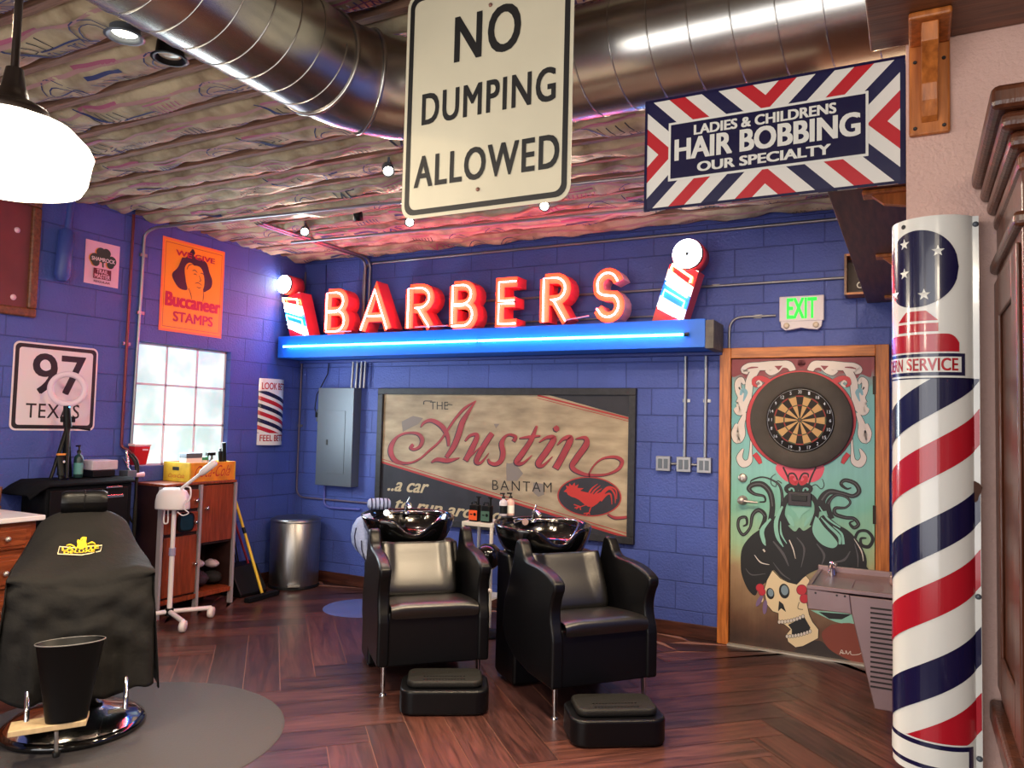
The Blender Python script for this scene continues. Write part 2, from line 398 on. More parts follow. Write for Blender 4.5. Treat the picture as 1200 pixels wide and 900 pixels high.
m_kraft = kraft(); m_pblue = mat('print_blue', L(42, 54, 108), .7); m_pmag = mat('print_magenta', L(166, 92, 120), .7); m_pdark = mat('print_dark', L(46, 46, 54), .7); m_pmag2 = mat('print_pink_band', L(170, 132, 132), .7)
from mathutils import noise as mn
def zbay(x, t, y):
    s_ = max(0, math.sin(PI*t))**.55
    return HT+.045-.072*s_+.030*mn.noise((x*1.7, y*6, 1.3))+.026*mn.noise((x*6, y*11, 4.1))
for k in range(-1, 27):
    y1 = J0-SP*k-.019 if k >= 0 else 0.0; y0 = J0-SP*(k+1)+.019
    b = MB(); nx = 110; ny = 9; x1 = 8.8 if k > 8 else 5.5
    fn = lambda x, t: V((x, y0+(y1-y0)*t, zbay(x, t, y0+(y1-y0)*t)))
    b.grid([[fn(x1*i/nx, j/ny) for j in range(ny+1)] for i in range(nx+1)], m_kraft)
    if k < 15:
        rnd = random.Random(k+40)
        def stroke(pts, wd, m):
            P = [V((p[0], p[1], 0)) for p in pts]; A = []
            # densify
            Q = []
            for a_, b_ in zip(P, P[1:]):
                ns = max(1, int((b_-a_).length/.03)); Q += [a_.lerp(b_, q/ns) for q in range(ns)]
            Q.append(P[-1])
            for i, p in enumerate(Q):
                tt = Q[min(i+1, len(Q)-1)]-Q[max(i-1, 0)]; tt = tt.normalized() if tt.length else V((1, 0, 0)); nn = V((-tt.y, tt.x, 0))*wd/2
                for sg in (1, -1):
                    q = p+nn*sg; v_ = fn(min(max(q.x, .01), x1-.01), min(max(q.y/(y1-y0), .03), .97)); A.append(v_-V((0, 0, .0035)))
            b.add(A, [(2*i, 2*i+1, 2*i+3, 2*i+2) for i in range(len(Q)-1)], m)
        x = rnd.random()*.3+.05; wdt = y1-y0
        stroke([(.05, .27*wdt), (x1*.96, .25*wdt)], .016, m_pmag2)
        xx = rnd.random()*.4
        while xx < 5.2:
            nb = rnd.randint(4, 9); col = rnd.choice([m_pblue, m_pdark, m_pblue])
            for q in range(nb):
                a_ = xx+q*.034; h_ = rnd.choice([(.68, .9), (.7, .88), (.66, .92)])
                stroke(rnd.choice([[(a_, h_[0]*wdt), (a_, h_[1]*wdt), (a_+.02, h_[1]*wdt)], [(a_, h_[1]*wdt), (a_+.01, h_[0]*wdt), (a_+.022, h_[1]*wdt)], [(a_, h_[0]*wdt), (a_+.02, h_[0]*wdt), (a_+.02, h_[1]*wdt), (a_, h_[1]*wdt)], [(a_, h_[1]*wdt), (a_, h_[0]*wdt), (a_+.02, h_[0]*wdt)]]), .007, col)
            if rnd.random() < .5: stroke([(xx-.02, .6*wdt), (xx+nb*.034, .6*wdt), (xx+nb*.034+.05, .92*wdt)], .008, m_pblue)
            xx += nb*.034+.1+rnd.random()*.35
        while x < 5.2:
            g = rnd.choice((0, 0, 1, 1, 2, 3, 3, 4, 4, 5)); col = rnd.choice([m_pblue, m_pblue, m_pmag, m_pdark])
            if g == 0:
                for rr in (.11, .085): stroke([(x+.12+rr*math.cos(a), (.9*wdt-rr*1.6*math.sin(a))) for a in [PI*q/10 for q in range(11)]], .006, m_pblue)
                x += .3
            elif g == 1:
                for q in range(7): stroke([(x+q*.03, .75*wdt), (x+.02+q*.03, .45*wdt)], .008, col)
                stroke([(x, .36*wdt), (x+.2, .36*wdt)], .012, m_pmag); x += .28
            elif g == 2:
                stroke([(x, .3*wdt), (x, .75*wdt), (x+.07, .3*wdt), (x+.07, .75*wdt)], .014, col)
                stroke([(x+.18, .75*wdt), (x+.11, .75*wdt), (x+.11, .3*wdt), (x+.18, .3*wdt)], .014, col); stroke([(x+.11, .52*wdt), (x+.16, .52*wdt)], .012, col); x += .27
            elif g == 3:
                for q in range(4): stroke([(x+q*.012, .15*wdt+q*.01), (x+.16+q*.012, .8*wdt), (x+.3+q*.012, .82*wdt)], .006, m_pblue)
                stroke([(x+.03, .2*wdt), (x+.32, .22*wdt)], .014, m_pmag)
                for q in range(5): stroke([(x+.05+q*.05, .34*wdt), (x+.08+q*.05, .58*wdt), (x+.05+q*.05, .6*wdt)], .007, m_pdark)
                x += .36
            elif g == 4:
                for q in range(9): stroke([(x+q*.026, .62*wdt), (x+.012+q*.026, (.62-.22*rnd.random())*wdt), (x+.02+q*.026, .6*wdt)], .005, col)
                x += .3
            else:
                stroke([(x, .2*wdt), (x+.3, .24*wdt)], .02, m_pmag); stroke([(x+.02, .4*wdt), (x+.26, .42*wdt)], .022, m_pblue)
                for q in range(6): stroke([(x+q*.045, .55*wdt), (x+.01+q*.045, .8*wdt)], .009, m_pblue)
                x += .33
            x += rnd.random()*.12
    struct(b.build('insulation', ct))
# ---------------------------------------------------------------- wooden shelves and corbels on the right
b = MB(); b.box((5.015, -3.5, 2.385), (5.5, -.002, 2.425), w_walnut_y); tag(b.build('wall_shelf', bevel=.004), 'long dark wood shelf along the right wall, seen from below behind the striped sign', 'shelf', 'high wooden shelves')
b = MB(); b.box((5.208, -4.12, 2.385), (7.5, -3.73, 2.43), w_walnut); tag(b.build('wall_shelf', bevel=.004), 'dark wood shelf over the stucco wall at the top right corner', 'shelf', 'high wooden shelves')
def corbel(o, X, Y, label):
    """X = along the wall, Y = out from the wall; o = top centre on the wall"""
    o = V(o); X = V(X); Y = V(Y); Z = V((0, 0, 1))
    t = thing('corbel', o-Z*.215, label, 'bracket', 'oak corbels')
    bx = lambda mb, a, c, m: mb.add([o+X*x+Y*y+Z*z for x in (a[0], c[0]) for y in (a[1], c[1]) for z in (a[2], c[2])], [(0, 1, 3, 2), (4, 6, 7, 5), (0, 4, 5, 1), (2, 3, 7, 6), (0, 2, 6, 4), (1, 5, 7, 3)], m)
    q = MB(); bx(q, (-.04, 0, -.215), (.04, .016, 0), w_oak_v); q.build('wall_plate', t, bevel=.005)
    q = MB(); bx(q, (-.04, .016, -.016), (.04, .15, 0), w_oak_v); q.build('top_plate', t, bevel=.005)
    prof = [(.016, -.19), (.03, -.18), (.045, -.15), (.05, -.115), (.075, -.09), (.1, -.07), (.125, -.055), (.13, -.016), (.016, -.016)]
    q = MB(); q.prism(prof, lambda u, v, d: o+X*d+Y*u+Z*v, -.016, .016, w_oak_v); q.build('arm', t, bevel=.002)
    q = MB()
    for sx in (-.028, .028):
        for z in (-.05, -.2): q.lathe([(.0045, 0), (.003, .002)], o+X*sx+Y*.0165+Z*z, m_signblack, 8, (X, Z, Y))
    q.each('screw', t)
corbel((5.326, -3.73, 2.385), (1, 0, 0), (0, -1, 0), 'golden oak corbel on the stucco wall above the barber pole sign')
for y, lb in ((-2.6, 'oak corbel under the long shelf, just behind the hair bobbing sign'), (-1.5, 'oak corbel under the long shelf, left of the barber pole sign top'), (-.25, 'oak corbel under the far end of the long shelf, next to the back wall')):
    t = thing('corbel', (5.5, y, 2.1), lb, 'bracket', 'oak corbels')
    q = MB(); q.box((5.484, y-.04, 2.1), (5.5, y+.04, 2.385), w_oak_v); q.build('wall_plate', t, bevel=.005)
    q = MB(); q.box((5.13, y-.04, 2.369), (5.484, y+.04, 2.385), w_oak_v); q.build('top_plate', t, bevel=.004)
    q = MB(); q.prism([(5.484, 2.13), (5.45, 2.16), (5.42, 2.22), (5.38, 2.28), (5.28, 2.32), (5.2, 2.335), (5.16, 2.369), (5.484, 2.369)], lambda u, v, d: (u, d, v), y-.016, y+.016, w_oak_v); q.build('arm', t)
t = thing('wooden_box', (5.0, -.07, 2.425), 'small open wooden box on the far end of the long shelf', 'box')
q = MB(); bz = ((4.885, -.15, 2.425), (4.9, -.002, 2.70)); q.box(*bz, w_walnut)
q.box((4.9, -.15, 2.425), (5.2, -.002, 2.44), w_oak_h); q.box((4.9, -.15, 2.685), (5.2, -.002, 2.7), w_oak_h); q.box((5.185, -.15, 2.44), (5.2, -.002, 2.685), w_walnut); q.box((4.9, -.012, 2.44), (5.185, -.002, 2.685), w_cab_dark)
q.build('body', t)
q = MB(); q.tube([(4.98+.018*math.cos(a), -.12, 2.49+.018*math.sin(a)) for a in [.8+4.6*i/10 for i in range(11)]], .004, m_white); q.build('hook', t)
w_cabd = wood('carved_wood', L(74, 38, 24), L(104, 58, 38), (14, 14, 1.2), .28)
# deep wooden display cabinet on the stucco wall, right edge
t = thing('display_cabinet', (5.8, -3.95, .93), 'dark carved wood wall cabinet with heavy crown moulding at the right edge', 'cabinet')
q = MB(); q.box((5.45, -4.16, .97), (6.3, -3.731, 1.95), w_cabd); q.build('carcass', t, bevel=.004)
q = MB()
for z0, z1, ov in ((2.035, 2.075, .045), (2.005, 2.035, .03), (1.975, 2.005, .018), (1.94, 1.975, .006)): q.box((5.45-ov, -4.16-ov, z0), (6.3, -3.731, z1), w_cabd)
q.build('crown_moulding', t, bevel=.012, seg=3)
q = MB(); q.box((5.437, -4.17, 1.85), (6.3, -3.731, 1.875), w_cabd); q.build('bead_moulding', t, bevel=.008, seg=3)
q = MB(); q.box((5.43, -4.18, .925), (6.3, -3.731, .97), w_cabd); q.build('sill', t, bevel=.008, seg=3)
q = MB(); q.box((5.443, -4.14, 1.0), (5.45, -4.06, 1.83), w_cabd); q.box((5.443, -3.83, 1.0), (5.45, -3.75, 1.83), w_cabd); q.box((5.443, -4.06, 1.75), (5.45, -3.83, 1.83), w_cabd); q.box((5.443, -4.06, 1.0), (5.45, -3.83, 1.08), w_cabd); q.build('side_frame', t, bevel=.006)
# ---------------------------------------------------------------- spiral duct
DR, DX, DY, DZ = .19, 3.372, -3.143, 2.811
t = thing('air_duct', (DX, DY, DZ-DR), 'large galvanised spiral air duct turning a corner under the ceiling', 'duct')
def ductmesh(pts, name):
    q = MB(); q.tube(pts, DR, m_galv, 48, caps=False); q.build(name, t)
q = [V((DX, y, DZ)) for y in [-8.9+(8.9-3.013-.32)*0, -3.333]]
ductmesh([(DX, -8.9, DZ), (DX, DY-.42, DZ)], 'straight_run')
el = [V((DX+.42-.42*math.cos(a), DY-.42+.42*math.sin(a), DZ)) for a in [PI/2*i/10 for i in range(11)]]
ductmesh(el, 'elbow')
ductmesh([(DX+.42, DY, DZ), (5.5, DY, DZ)], 'straight_run')
q = MB()
def ring(c, ax, rr=DR, wd=.0022):
    X = V((1, 0, 0)) if ax == 1 else V((0, 1, 0)); Z = V((0, 0, 1))
    q.tube([V(c)+(X*math.cos(a)+Z*math.sin(a))*(rr+.001)+((V((0, 1, 0)) if ax == 1 else V((1, 0, 0)))*(.11*a/(2*PI))) for a in [2*PI*i/40 for i in range(41)]], wd, m_galv, 6)
y = -5.6
while y < -3.68: ring((DX, y, DZ), 1); y += .11
q.build('spiral_seam', t); q = MB()
x = DX+.46
while x < 5.35: ring((x, DY, DZ), 0); x += .13
q.build('spiral_seam', t)
q = MB()
for a in (0, .52, 1.05, PI/2):
    c = V((DX+.42-.42*math.cos(a), DY-.42+.42*math.sin(a), DZ)); tt = V((math.sin(a), math.cos(a), 0)); n2 = V((math.cos(a), -math.sin(a), 0))
    q.tube([c+(n2*math.cos(k)+V((0, 0, 1))*math.sin(k))*(DR+.003) for k in [2*PI*i/40 for i in range(40)]], .007, m_galv, 6, closed=True)
q.build('joint_band', t)
# ---------------------------------------------------------------- neon BARBERS sign
def emat(name, col, e):
    m = bpy.data.materials.new(name); m.use_nodes = True; b = m.node_tree.nodes['Principled BSDF']
    b.inputs['Base Color'].default_value = (*[c*.4 for c in col], 1); b.inputs['Emission Color'].default_value = (*col, 1); b.inputs['Emission Strength'].default_value = e; return m
n_red = emat('neon_red', (1, .075, .085), N_RED); n_blue = emat('neon_blue', (.05, .42, 1), N_BLUE); n_white = emat('neon_white', (.9, .95, 1), N_WHITE)
n_amber = emat('neon_amber', (1, .3, .08), N_RED)
m_let = mat('letter_orange', L(255, 118, 66), .5); m_letside = mat('letter_side_red', L(226, 70, 86), .5); m_letpink = mat('letter_side_pink', L(214, 150, 170), .5)
m_boxblue = mat('sign_blue', L(24, 110, 226), .45); m_boxend = mat('sign_box_end', L(96, 92, 88), .6, noise=(20, .3)); m_boxdark = mat('sign_back_blue', L(40, 56, 130), .5)
ns = thing('neon_sign', (2.05, -.17, 2.06), 'long neon BARBERS sign on a blue box with a barber pole at each end', 'neon sign')
FY = -.35
b = MB(); b.box((.035, FY, 2.078), (4.015, -.06, 2.278), m_boxblue); b.build('sign_box', ns, bevel=.004)
b = MB(); b.box((4.016, FY, 2.07), (4.075, -.05, 2.268), m_boxend); b.box((.03, -.06, 2.05), (4.07, -.002, 2.075), m_boxdark); b.each('mounting_bracket', ns, bevel=.004)
b = MB(); z = 2.172; b.tube([(.135, FY-.03, z+.006), (2.20, FY-.03, z)], .0095, n_blue, 8); b.tube([(2.215, FY-.03, z), (3.87, FY-.03, z-.005)], .0095, n_blue, 8); b.each('blue_tube', ns)
b = MB()
for x in (.14, 1.0, 2.19, 2.225, 3.1, 3.87): b.tube([(x, FY, z), (x, FY-.025, z)], .008, m_signblack, 6)
for x in (3.88,): b.lathe([(.014, 0), (.014, .03)], (x, FY-.03, z-.004), m_signblack, 8, (V((0, 1, 0)), V((0, 0, 1)), V((1, 0, 0))))
b.each('tube_support', ns)
LY = -.33; DEP = .16; SW = .08
def sw_prism(mb, pts, m, ms, y0=LY, dep=DEP, w_=SW):
    A = []; n = len(pts); P = [V((p[0], 0, p[1])) for p in pts]
    for i, p in enumerate(P):
        ts = []
        if i < n-1: ts.append((P[i+1]-p).normalized())
        if i > 0: ts.append((p-P[i-1]).normalized())
        t = sum(ts, V((0, 0, 0))).normalized(); nn = V((-t.z, 0, t.x)); k = 1/max(.5, nn.dot(V((-ts[0].z, 0, ts[0].x))))
        A.append((p+nn*w_/2*k, p-nn*w_/2*k))
    f = lambda q, y: V((q.x, y, q.z))
    for (a, c), (d, e) in zip(A, A[1:]):
        mb.quad(f(a, y0), f(c, y0), f(e, y0), f(d, y0), m); mb.quad(f(a, y0+dep), f(c, y0+dep), f(e, y0+dep), f(d, y0+dep), ms)
        mb.quad(f(a, y0), f(d, y0), f(d, y0+dep), f(a, y0+dep), ms); mb.quad(f(c, y0), f(e, y0), f(e, y0+dep), f(c, y0+dep), ms)
    for a, c in (A[0], A[-1]): mb.quad(f(a, y0), f(c, y0), f(c, y0+dep), f(a, y0+dep), ms)
BW = [(0, 1), (.5, 1)]+arc(.5, .765, .42, 80, -80, 8, .235)+[(.5, .53), (0, .53)]
BL = [(0, .53), (.55, .53)]+arc(.55, .265, .45, 80, -80, 8, .265)+[(.55, 0), (0, 0)]
S_ = [(.93, .80)]+arc(.5, .745, .43, 25, 180, 8, .255)+arc(.5, .66, .43, 205, 250, 3, .17)+[(.62, .48)]+arc(.54, .26, .45, 55, -180+22, 10, .26)+[(.06, .2)]
GLY = {'B': [[(0, 0), (0, 1)], BW, BL], 'A': [[(0, 0), (.5, 1), (1, 0)], [(.2, .32), (.8, .32)]], 'R': [[(0, 0), (0, 1)], [(0, 1), (.5, 1)]+arc(.5, .75, .42, 80, -80, 8, .25)+[(.5, .5), (0, .5)], [(.45, .5), (.95, 0)]],
       'E': [[(.95, 1), (0, 1), (0, 0), (.95, 0)], [(0, .52), (.85, .52)]], 'S': [S_]}
GT = {'B': [[(0, .06), (0, 1)]+BW[1:-1]+[(.1, .53)], [(.1, .5), (.55, .5)]+BL[2:]], 'A': [[(0, 0), (.5, 1), (1, 0)], [(.2, .34), (.8, .34)]], 'R': [[(0, 0), (0, 1)]+GLY['R'][1][1:-1]+[(.3, .5), (.45, .47), (.95, 0)]],
      'E': [[(.95, 1), (0, 1), (0, .55), (.85, .55)], [(.85, .48), (0, .48), (0, 0), (.95, 0)]], 'S': [S_]}
LET = [('B', (379.5, 410.5), (337, 389)), ('A', (420, 461), (333, 388)), ('R', (474.5, 512), (331, 387)), ('B', (526, 561), (327.5, 384)), ('E', (580, 613), (323.5, 383)), ('R', (632, 672), (318.5, 380)), ('S', (692.5, 733), (312.5, 378.5))]
for ch, (xa, xb), (ya, yb) in LET:
    p0 = W(xa, yb, 1, LY); p1 = W(xb, ya, 1, LY); h = SW/2
    x0, x1, z0, z1 = p0.x+h, p1.x-h, 2.279+h*.6, p1.z-h
    if ch == 'S': z0 = 2.279+h
    F2 = lambda q: (x0+(x1-x0)*q[0], z0+(z1-z0)*q[1])
    b = MB()
    for si, st in enumerate(GLY[ch]): sw_prism(b, [F2(q) for q in st], m_let, m_letpink if ch == 'S' else m_letside, LY+.0012*si, DEP-.0024*si)
    lt = b.build('letter', ns)
    b = MB()
    for st in GT[ch]: b.tube([V((F2(q)[0], LY-.022, F2(q)[1])) for q in st], .0066, n_red, 8)
    b.build('neon_tube', lt)
    b = MB()
    for q in random.Random(ord(ch)).sample(GLY[ch][0]+GLY[ch][-1], 2): x, z = F2(q); b.tube([(x, LY, z), (x, LY-.02, z)], .008, m_signblack, 6)
    b.each('tube_support', lt)
b = MB()
for (pa, pb) in (((.62, 2.30), (.9, 2.30)), ((1.58, 2.31), (1.9, 2.31)), ((2.95, 2.31), (3.15, 2.335))): b.tube([(pa[0], LY-.02, pa[1]), (pb[0], LY-.02, pb[1])], .006, m_letpink, 6)
b.each('jumper_tube', ns)
m_polewhite = mat('pole_white', L(236, 232, 236), .4)
def neon_pole(ball, tl, tr, bl, br, nm):
    c = W(*ball[:2], 1, LY); r = ball[2]/142*1.0
    TL, TR, BL_, BR = [W(*q, 1, LY) for q in (tl, tr, bl, br)]
    BL_.z = BR.z = 2.279
    at = lambda u, v, y=LY: (BL_.lerp(BR, u)).lerp(TL.lerp(TR, u), v)+V((0, y-LY, 0))
    b = MB(); b.lathe([(0, 0), (r, 0), (r, DEP), (0, DEP)], (c.x, LY, c.z), m_letside, 28, (V((1, 0, 0)), V((0, 0, 1)), V((0, 1, 0))))
    b.lathe([(0, 0), (r*.98, 0)], (c.x, LY-.002, c.z), m_polewhite, 28, (V((1, 0, 0)), V((0, 0, 1)), V((0, 1, 0))))
    c4 = [at(0, 0), at(1, 0), at(1, 1), at(0, 1)]; k4 = [p+V((0, DEP, 0)) for p in c4]
    for i in range(4): j = (i+1) % 4; b.quad(c4[i], c4[j], k4[j], k4[i], m_letside)
    b.quad(*k4, m_letside)
    # striped front: bands falling to the right
    bands = [(-.2, .13, m_red), (.13, .33, m_polewhite), (.33, .6, m_boxblue), (.6, .8, m_polewhite), (.8, 1.1, m_red), (1.1, 1.4, m_polewhite)]
    for lo, hi, mm in bands:
        tl_ = .26
        n = 8
        for i in range(n):
            u0, u1 = i/n, (i+1)/n; f = lambda v, u: min(1, max(0, v-tl_*u+.13))
            q = [at(u0, f(lo, u0)), at(u1, f(lo, u1)), at(u1, f(hi, u1)), at(u0, f(hi, u0))]
            if (q[0]-q[3]).length+(q[1]-q[2]).length > 1e-4: b.quad(*q, mm)
    pl = b.build(nm, ns)
    b = MB()
    for k in range(4):
        b = MB(); rr = r*(.85-.22*k); b.tube([(c.x+rr*math.cos(a), LY-.02, c.z+rr*math.sin(a)) for a in [2*PI*i/24 for i in range(24)]], .008, n_white, 6, closed=True); b.build('white_tube', pl)
    for v in (.26, .7):
        b = MB(); b.tube([at(.1, v+.05, LY-.02), at(.9, v-.16, LY-.02), at(.9, v-.24, LY-.02), at(.1, v-.03, LY-.02)], .008, n_white, 6); b.build('white_tube', pl)
    b = MB(); b.tube([at(.12, .9, LY-.02), at(.12, 1.0, LY-.02), at(.86, .84, LY-.02), at(.86, .74, LY-.02)], .0075, n_amber, 6); b.build('amber_tube', pl)
    b = MB(); b.tube([at(.12, .42, LY-.02), at(.12, .55, LY-.02), at(.88, .36, LY-.02), at(.88, .22, LY-.02)], .0075, n_blue, 6); b.build('blue_tube', pl)
neon_pole((806, 298, 15.8*1.02), (785, 309.5), (819, 317.5), (764, 375), (801, 374), 'barber_pole')
neon_pole((334.5, 333.5, 13.0), (331, 351), (351, 342), (340, 391), (362, 390), 'barber_pole')
# ---------------------------------------------------------------- hanging road sign
def flat(q0, q1, q2, q3): return q0, q1, q2, q3
SY = -3.56
BLp = W(470, 256.5, 1, SY); BRp = W(668, 236, 1, SY); BRp.z = BLp.z = (BLp.z+BRp.z)/2
sw_, sh_ = BRp.x-BLp.x, .775
t = thing('road_sign', (BLp.x+sw_/2, SY, BLp.z), 'large cream NO DUMPING ALLOWED road sign hanging in the foreground', 'sign')
def rrect(x0, z0, x1, z1, r, n=5):
    o = []
    for cx, cz, a in ((x1-r, z1-r, 0), (x0+r, z1-r, 90), (x0+r, z0+r, 180), (x1-r, z0+r, 270)): o += arc(cx, cz, r, a, a+90, n)
    return o
x0, z0, x1, z1 = BLp.x, BLp.z, BRp.x, BLp.z+sh_
b = MB(); b.prism(rrect(x0, z0, x1, z1, .045), lambda u, v, d: (u, d, v), SY+.0005, SY+.003, m_cream)
A = Art(b, lambda x, y: (x, SY, y), (0, -1, 0))
o_ = rrect(x0+.012, z0+.012, x1-.012, z1-.012, .036); i_ = rrect(x0+.030, z0+.030, x1-.030, z1-.030, .026); n = len(o_)
A.k = 1; b.add([A.P(*q) for q in o_+i_], [(i, (i+1) % n, n+(i+1) % n, n+i) for i in range(n)], m_signblack)
for s_, bl, br, tl in (('NO', (532, 73), (610, 58), (532, 19)), ('DUMPING', (494, 146.5), (651, 119), (494, 109.5)), ('ALLOWED', (485, 219.5), (655, 198.5), (488, 182))):
    a0, a1, a2 = [W(*q, 1, SY) for q in (bl, br, tl)]; zb = (a0.z+a1.z)/2; A.k = 1; A.text(s_, a0.x, zb, a1.x, zb, m_signblack, a0.x, zb+(a2.z-a0.z), bold=.022, spacing=1.14)
b.build('sign_plate', t)
b = MB()
for (px, py) in ((560, 222), (575, 6)):
    c = W(px, py, 1, SY); b.lathe([(.007, 0), (.006, .003), (0, .004)], (c.x, SY-.001, c.z), mat('bolt_rust', L(150, 110, 96), .5, .4), 10, (V((1, 0, 0)), V((0, 0, 1)), V((0, -1, 0))))
b.each('bolt', t)
b = MB()
for x in (x0+.09, x1-.09): b.tube([(x, SY+.0015, z1-.02), (x, SY+.0015, 3.07)], .003, m_conduit, 6)
b.each('hanging_rod', t)
# ---------------------------------------------------------------- hair bobbing enamel sign
HY = -3.70
c0 = W(756, 115, 1, HY); c1 = W(755, 246, 1, HY); c2 = W(1060, 217, 1, HY); c3 = W(1058, 70, 1, HY)
x0, x1 = (c0.x+c1.x)/2, 5.279; z0, z1 = (c1.z+c2.z)/2, (c0.z+c3.z)/2
m_hair = bpy.data.materials.new('striped_enamel'); m_hair.use_nodes = True; nt = m_hair.node_tree; pb = nt.nodes['Principled BSDF']; N = nt.nodes.new; Lk = nt.links.new
tc = N('ShaderNodeTexCoord'); sx = N('ShaderNodeSeparateXYZ'); Lk(tc.outputs['Object'], sx.inputs[0])
def M_(op, a, b_=None):
    m = N('ShaderNodeMath'); m.operation = op
    for i, v in enumerate((a, b_)):
        if v is None: continue
        if isinstance(v, (int, float)): m.inputs[i].default_value = v
        else: Lk(v, m.inputs[i])
    return m.outputs[0]
cc = M_('SUBTRACT', M_('ABSOLUTE', sx.outputs[2]), M_('ABSOLUTE', sx.outputs[0]))
fr = M_('FRACT', M_('DIVIDE', M_('ADD', cc, 2.0), .17))
rp = N('ShaderNodeValToRGB'); rp.color_ramp.interpolation = 'CONSTANT'; e = rp.color_ramp.elements
SH = .0
e[0].position = 0; e[0].color = L(224, 222, 216); e[1].position = .25; e[1].color = L(20, 20, 66)
for p_, c_ in ((.5, L(224, 222, 216)), (.75, L(186, 34, 46))): k = e.new(p_); k.color = c_
fr2 = M_('FRACT', M_('ADD', fr, .58)); Lk(fr2, rp.inputs[0]); Lk(rp.outputs[0], pb.inputs['Base Color']); pb.inputs['Roughness'].default_value = .25; pb.inputs['Coat Weight'].default_value = .3
t = thing('enamel_sign', ((x0+x1)/2, HY, z0), 'striped red, white and navy hair bobbing sign hanging beside the stucco wall', 'sign')
b = MB(); b.box((x0, HY, z0), (x1, HY+.004, z1), m_hair); b.build('sign_plate', t, loc=((x0+x1)/2, HY+.002, (z0+z1)/2))
b = MB(); A = Art(b, lambda x, y: (x, HY, y), (0, -1, 0), .0006); bw_ = .007
for q in ((x0, z0, x1, z0+bw_), (x0, z1-bw_, x1, z1), (x0, z0, x0+bw_, z1), (x1-bw_*1.6, z0, x1, z1)): A.k = 0; A.poly([(q[0], q[1]), (q[2], q[1]), (q[2], q[3]), (q[0], q[3])], m_navy)
iw, ih = x1-x0, z1-z0; u0, u1, v0, v1 = x0+.105*iw, x1-.125*iw, z0+.245*ih, z0+.765*ih
A.k = 1; A.poly([(u0, v0), (u1, v0), (u1, v1), (u0, v1)], m_offwhite)
g = .006; A.poly([(u0+g, v0+g), (u1-g, v0+g), (u1-g, v1-g), (u0+g, v1-g)], m_navy)
tw = u1-u0; th = v1-v0; k0 = A.k
for s_, a, c, lo, hi in (('LADIES & CHILDRENS', .14, .855, .73, .9), ('HAIR BOBBING', .035, .965, .33, .70), ('OUR SPECIALTY', .16, .83, .1, .265)):
    A.k = k0; A.text(s_, u0+a*tw, v0+lo*th, u0+c*tw, v0+lo*th, m_offwhite, u0+a*tw, v0+hi*th, bold=.035)
b.build('lettering', t)
b = MB()
for z in (z0+.03, z1-.03): b.box((x1-.03, HY+.0045, z-.008), (5.2795, HY+.009, z+.008), m_grey_metal)
b.each('mounting_tab', t)
# ---------------------------------------------------------------- barber pole enamel sign on the stucco wall
PYW = -3.731; pc = W(1096, 560, 1, PYW-.01); RP = .0825; pcx = pc.x; pcy = PYW-.006
PT = W(1096, 256, 1, PYW-.06).z; PB = W(1096, 906, 1, PYW-.06).z
zpx = lambda y: PT+(PB-PT)*(y-256)/(906-256)
cyl = lambda th, z, o=0: V((pcx+(RP+o)*math.sin(th), pcy-(RP+o)*math.cos(th)+.0, z))
T0, T1 = math.radians(-92), math.radians(57)
FX0 = cyl(T1, 0).x; FX1 = W(1147, 500, 1, PYW-.01).x
t = thing('barber_pole_sign', (pcx, PYW-.05, PB), 'tall curved enamel barber pole sign with MODERN SERVICE lettering on stucco wall', 'sign')
yfl = cyl(T1, 0).y
b = MB(); NT = 40; ths = [T0+(T1-T0)*i/NT for i in range(NT+1)]
b.grid([[cyl(a, PB), cyl(a, PT)] for a in ths], m_offwhite)
b.quad((FX0, yfl, PB), (FX1, yfl, PB), (FX1, yfl, PT), (FX0, yfl, PT), m_offwhite)
b.quad((FX1, yfl, PB), (FX1, PYW, PB), (FX1, PYW, PT), (FX1, yfl, PT), mat('enamel_edge', L(90, 80, 72), .6))
def band(flo, fhi, m, o=.0012, a0=None, a1=None, n=40):
    a0 = T0 if a0 is None else a0; a1 = T1 if a1 is None else a1
    for i in range(n):
        p, q = a0+(a1-a0)*i/n, a0+(a1-a0)*(i+1)/n
        L0, L1, H0, H1 = flo(p), flo(q), fhi(p), fhi(q)
        if H0-L0 < 1e-5 and H1-L1 < 1e-5: continue
        b.quad(cyl(p, min(L0, H0), o), cyl(q, min(L1, H1), o), cyl(q, H1, o), cyl(p, H0, o), m)
zst, zsb = zpx(449), zpx(866)
rise = .132/(math.radians(145)); per = abs(zpx(162)-zpx(0))
zs = lambda th, y: zpx(y)+rise*(th+PI/2)
kx = lambda v: min(zst, max(zsb+0, v))
for k in range(-3, 6):
    for y0_, col in ((567+162*k, m_red), (655+162*k-0, m_navy)):
        band(lambda th: kx(zs(th, y0_+42)), lambda th: kx(zs(th, y0_)), col)
        for q in (0,):
            z0_, z1_ = kx(zs(T1, y0_+42)), kx(zs(T1, y0_)); z2_, z3_ = kx(zs(T1, y0_+42)+.014), kx(zs(T1, y0_)+.014)
            if z1_-z0_ > 1e-4 or z3_-z2_ > 1e-4: b.quad((FX0, yfl-.001, z0_), (FX1-.001, yfl-.001, z2_), (FX1-.001, yfl-.001, z3_), (FX0, yfl-.001, z1_), col)
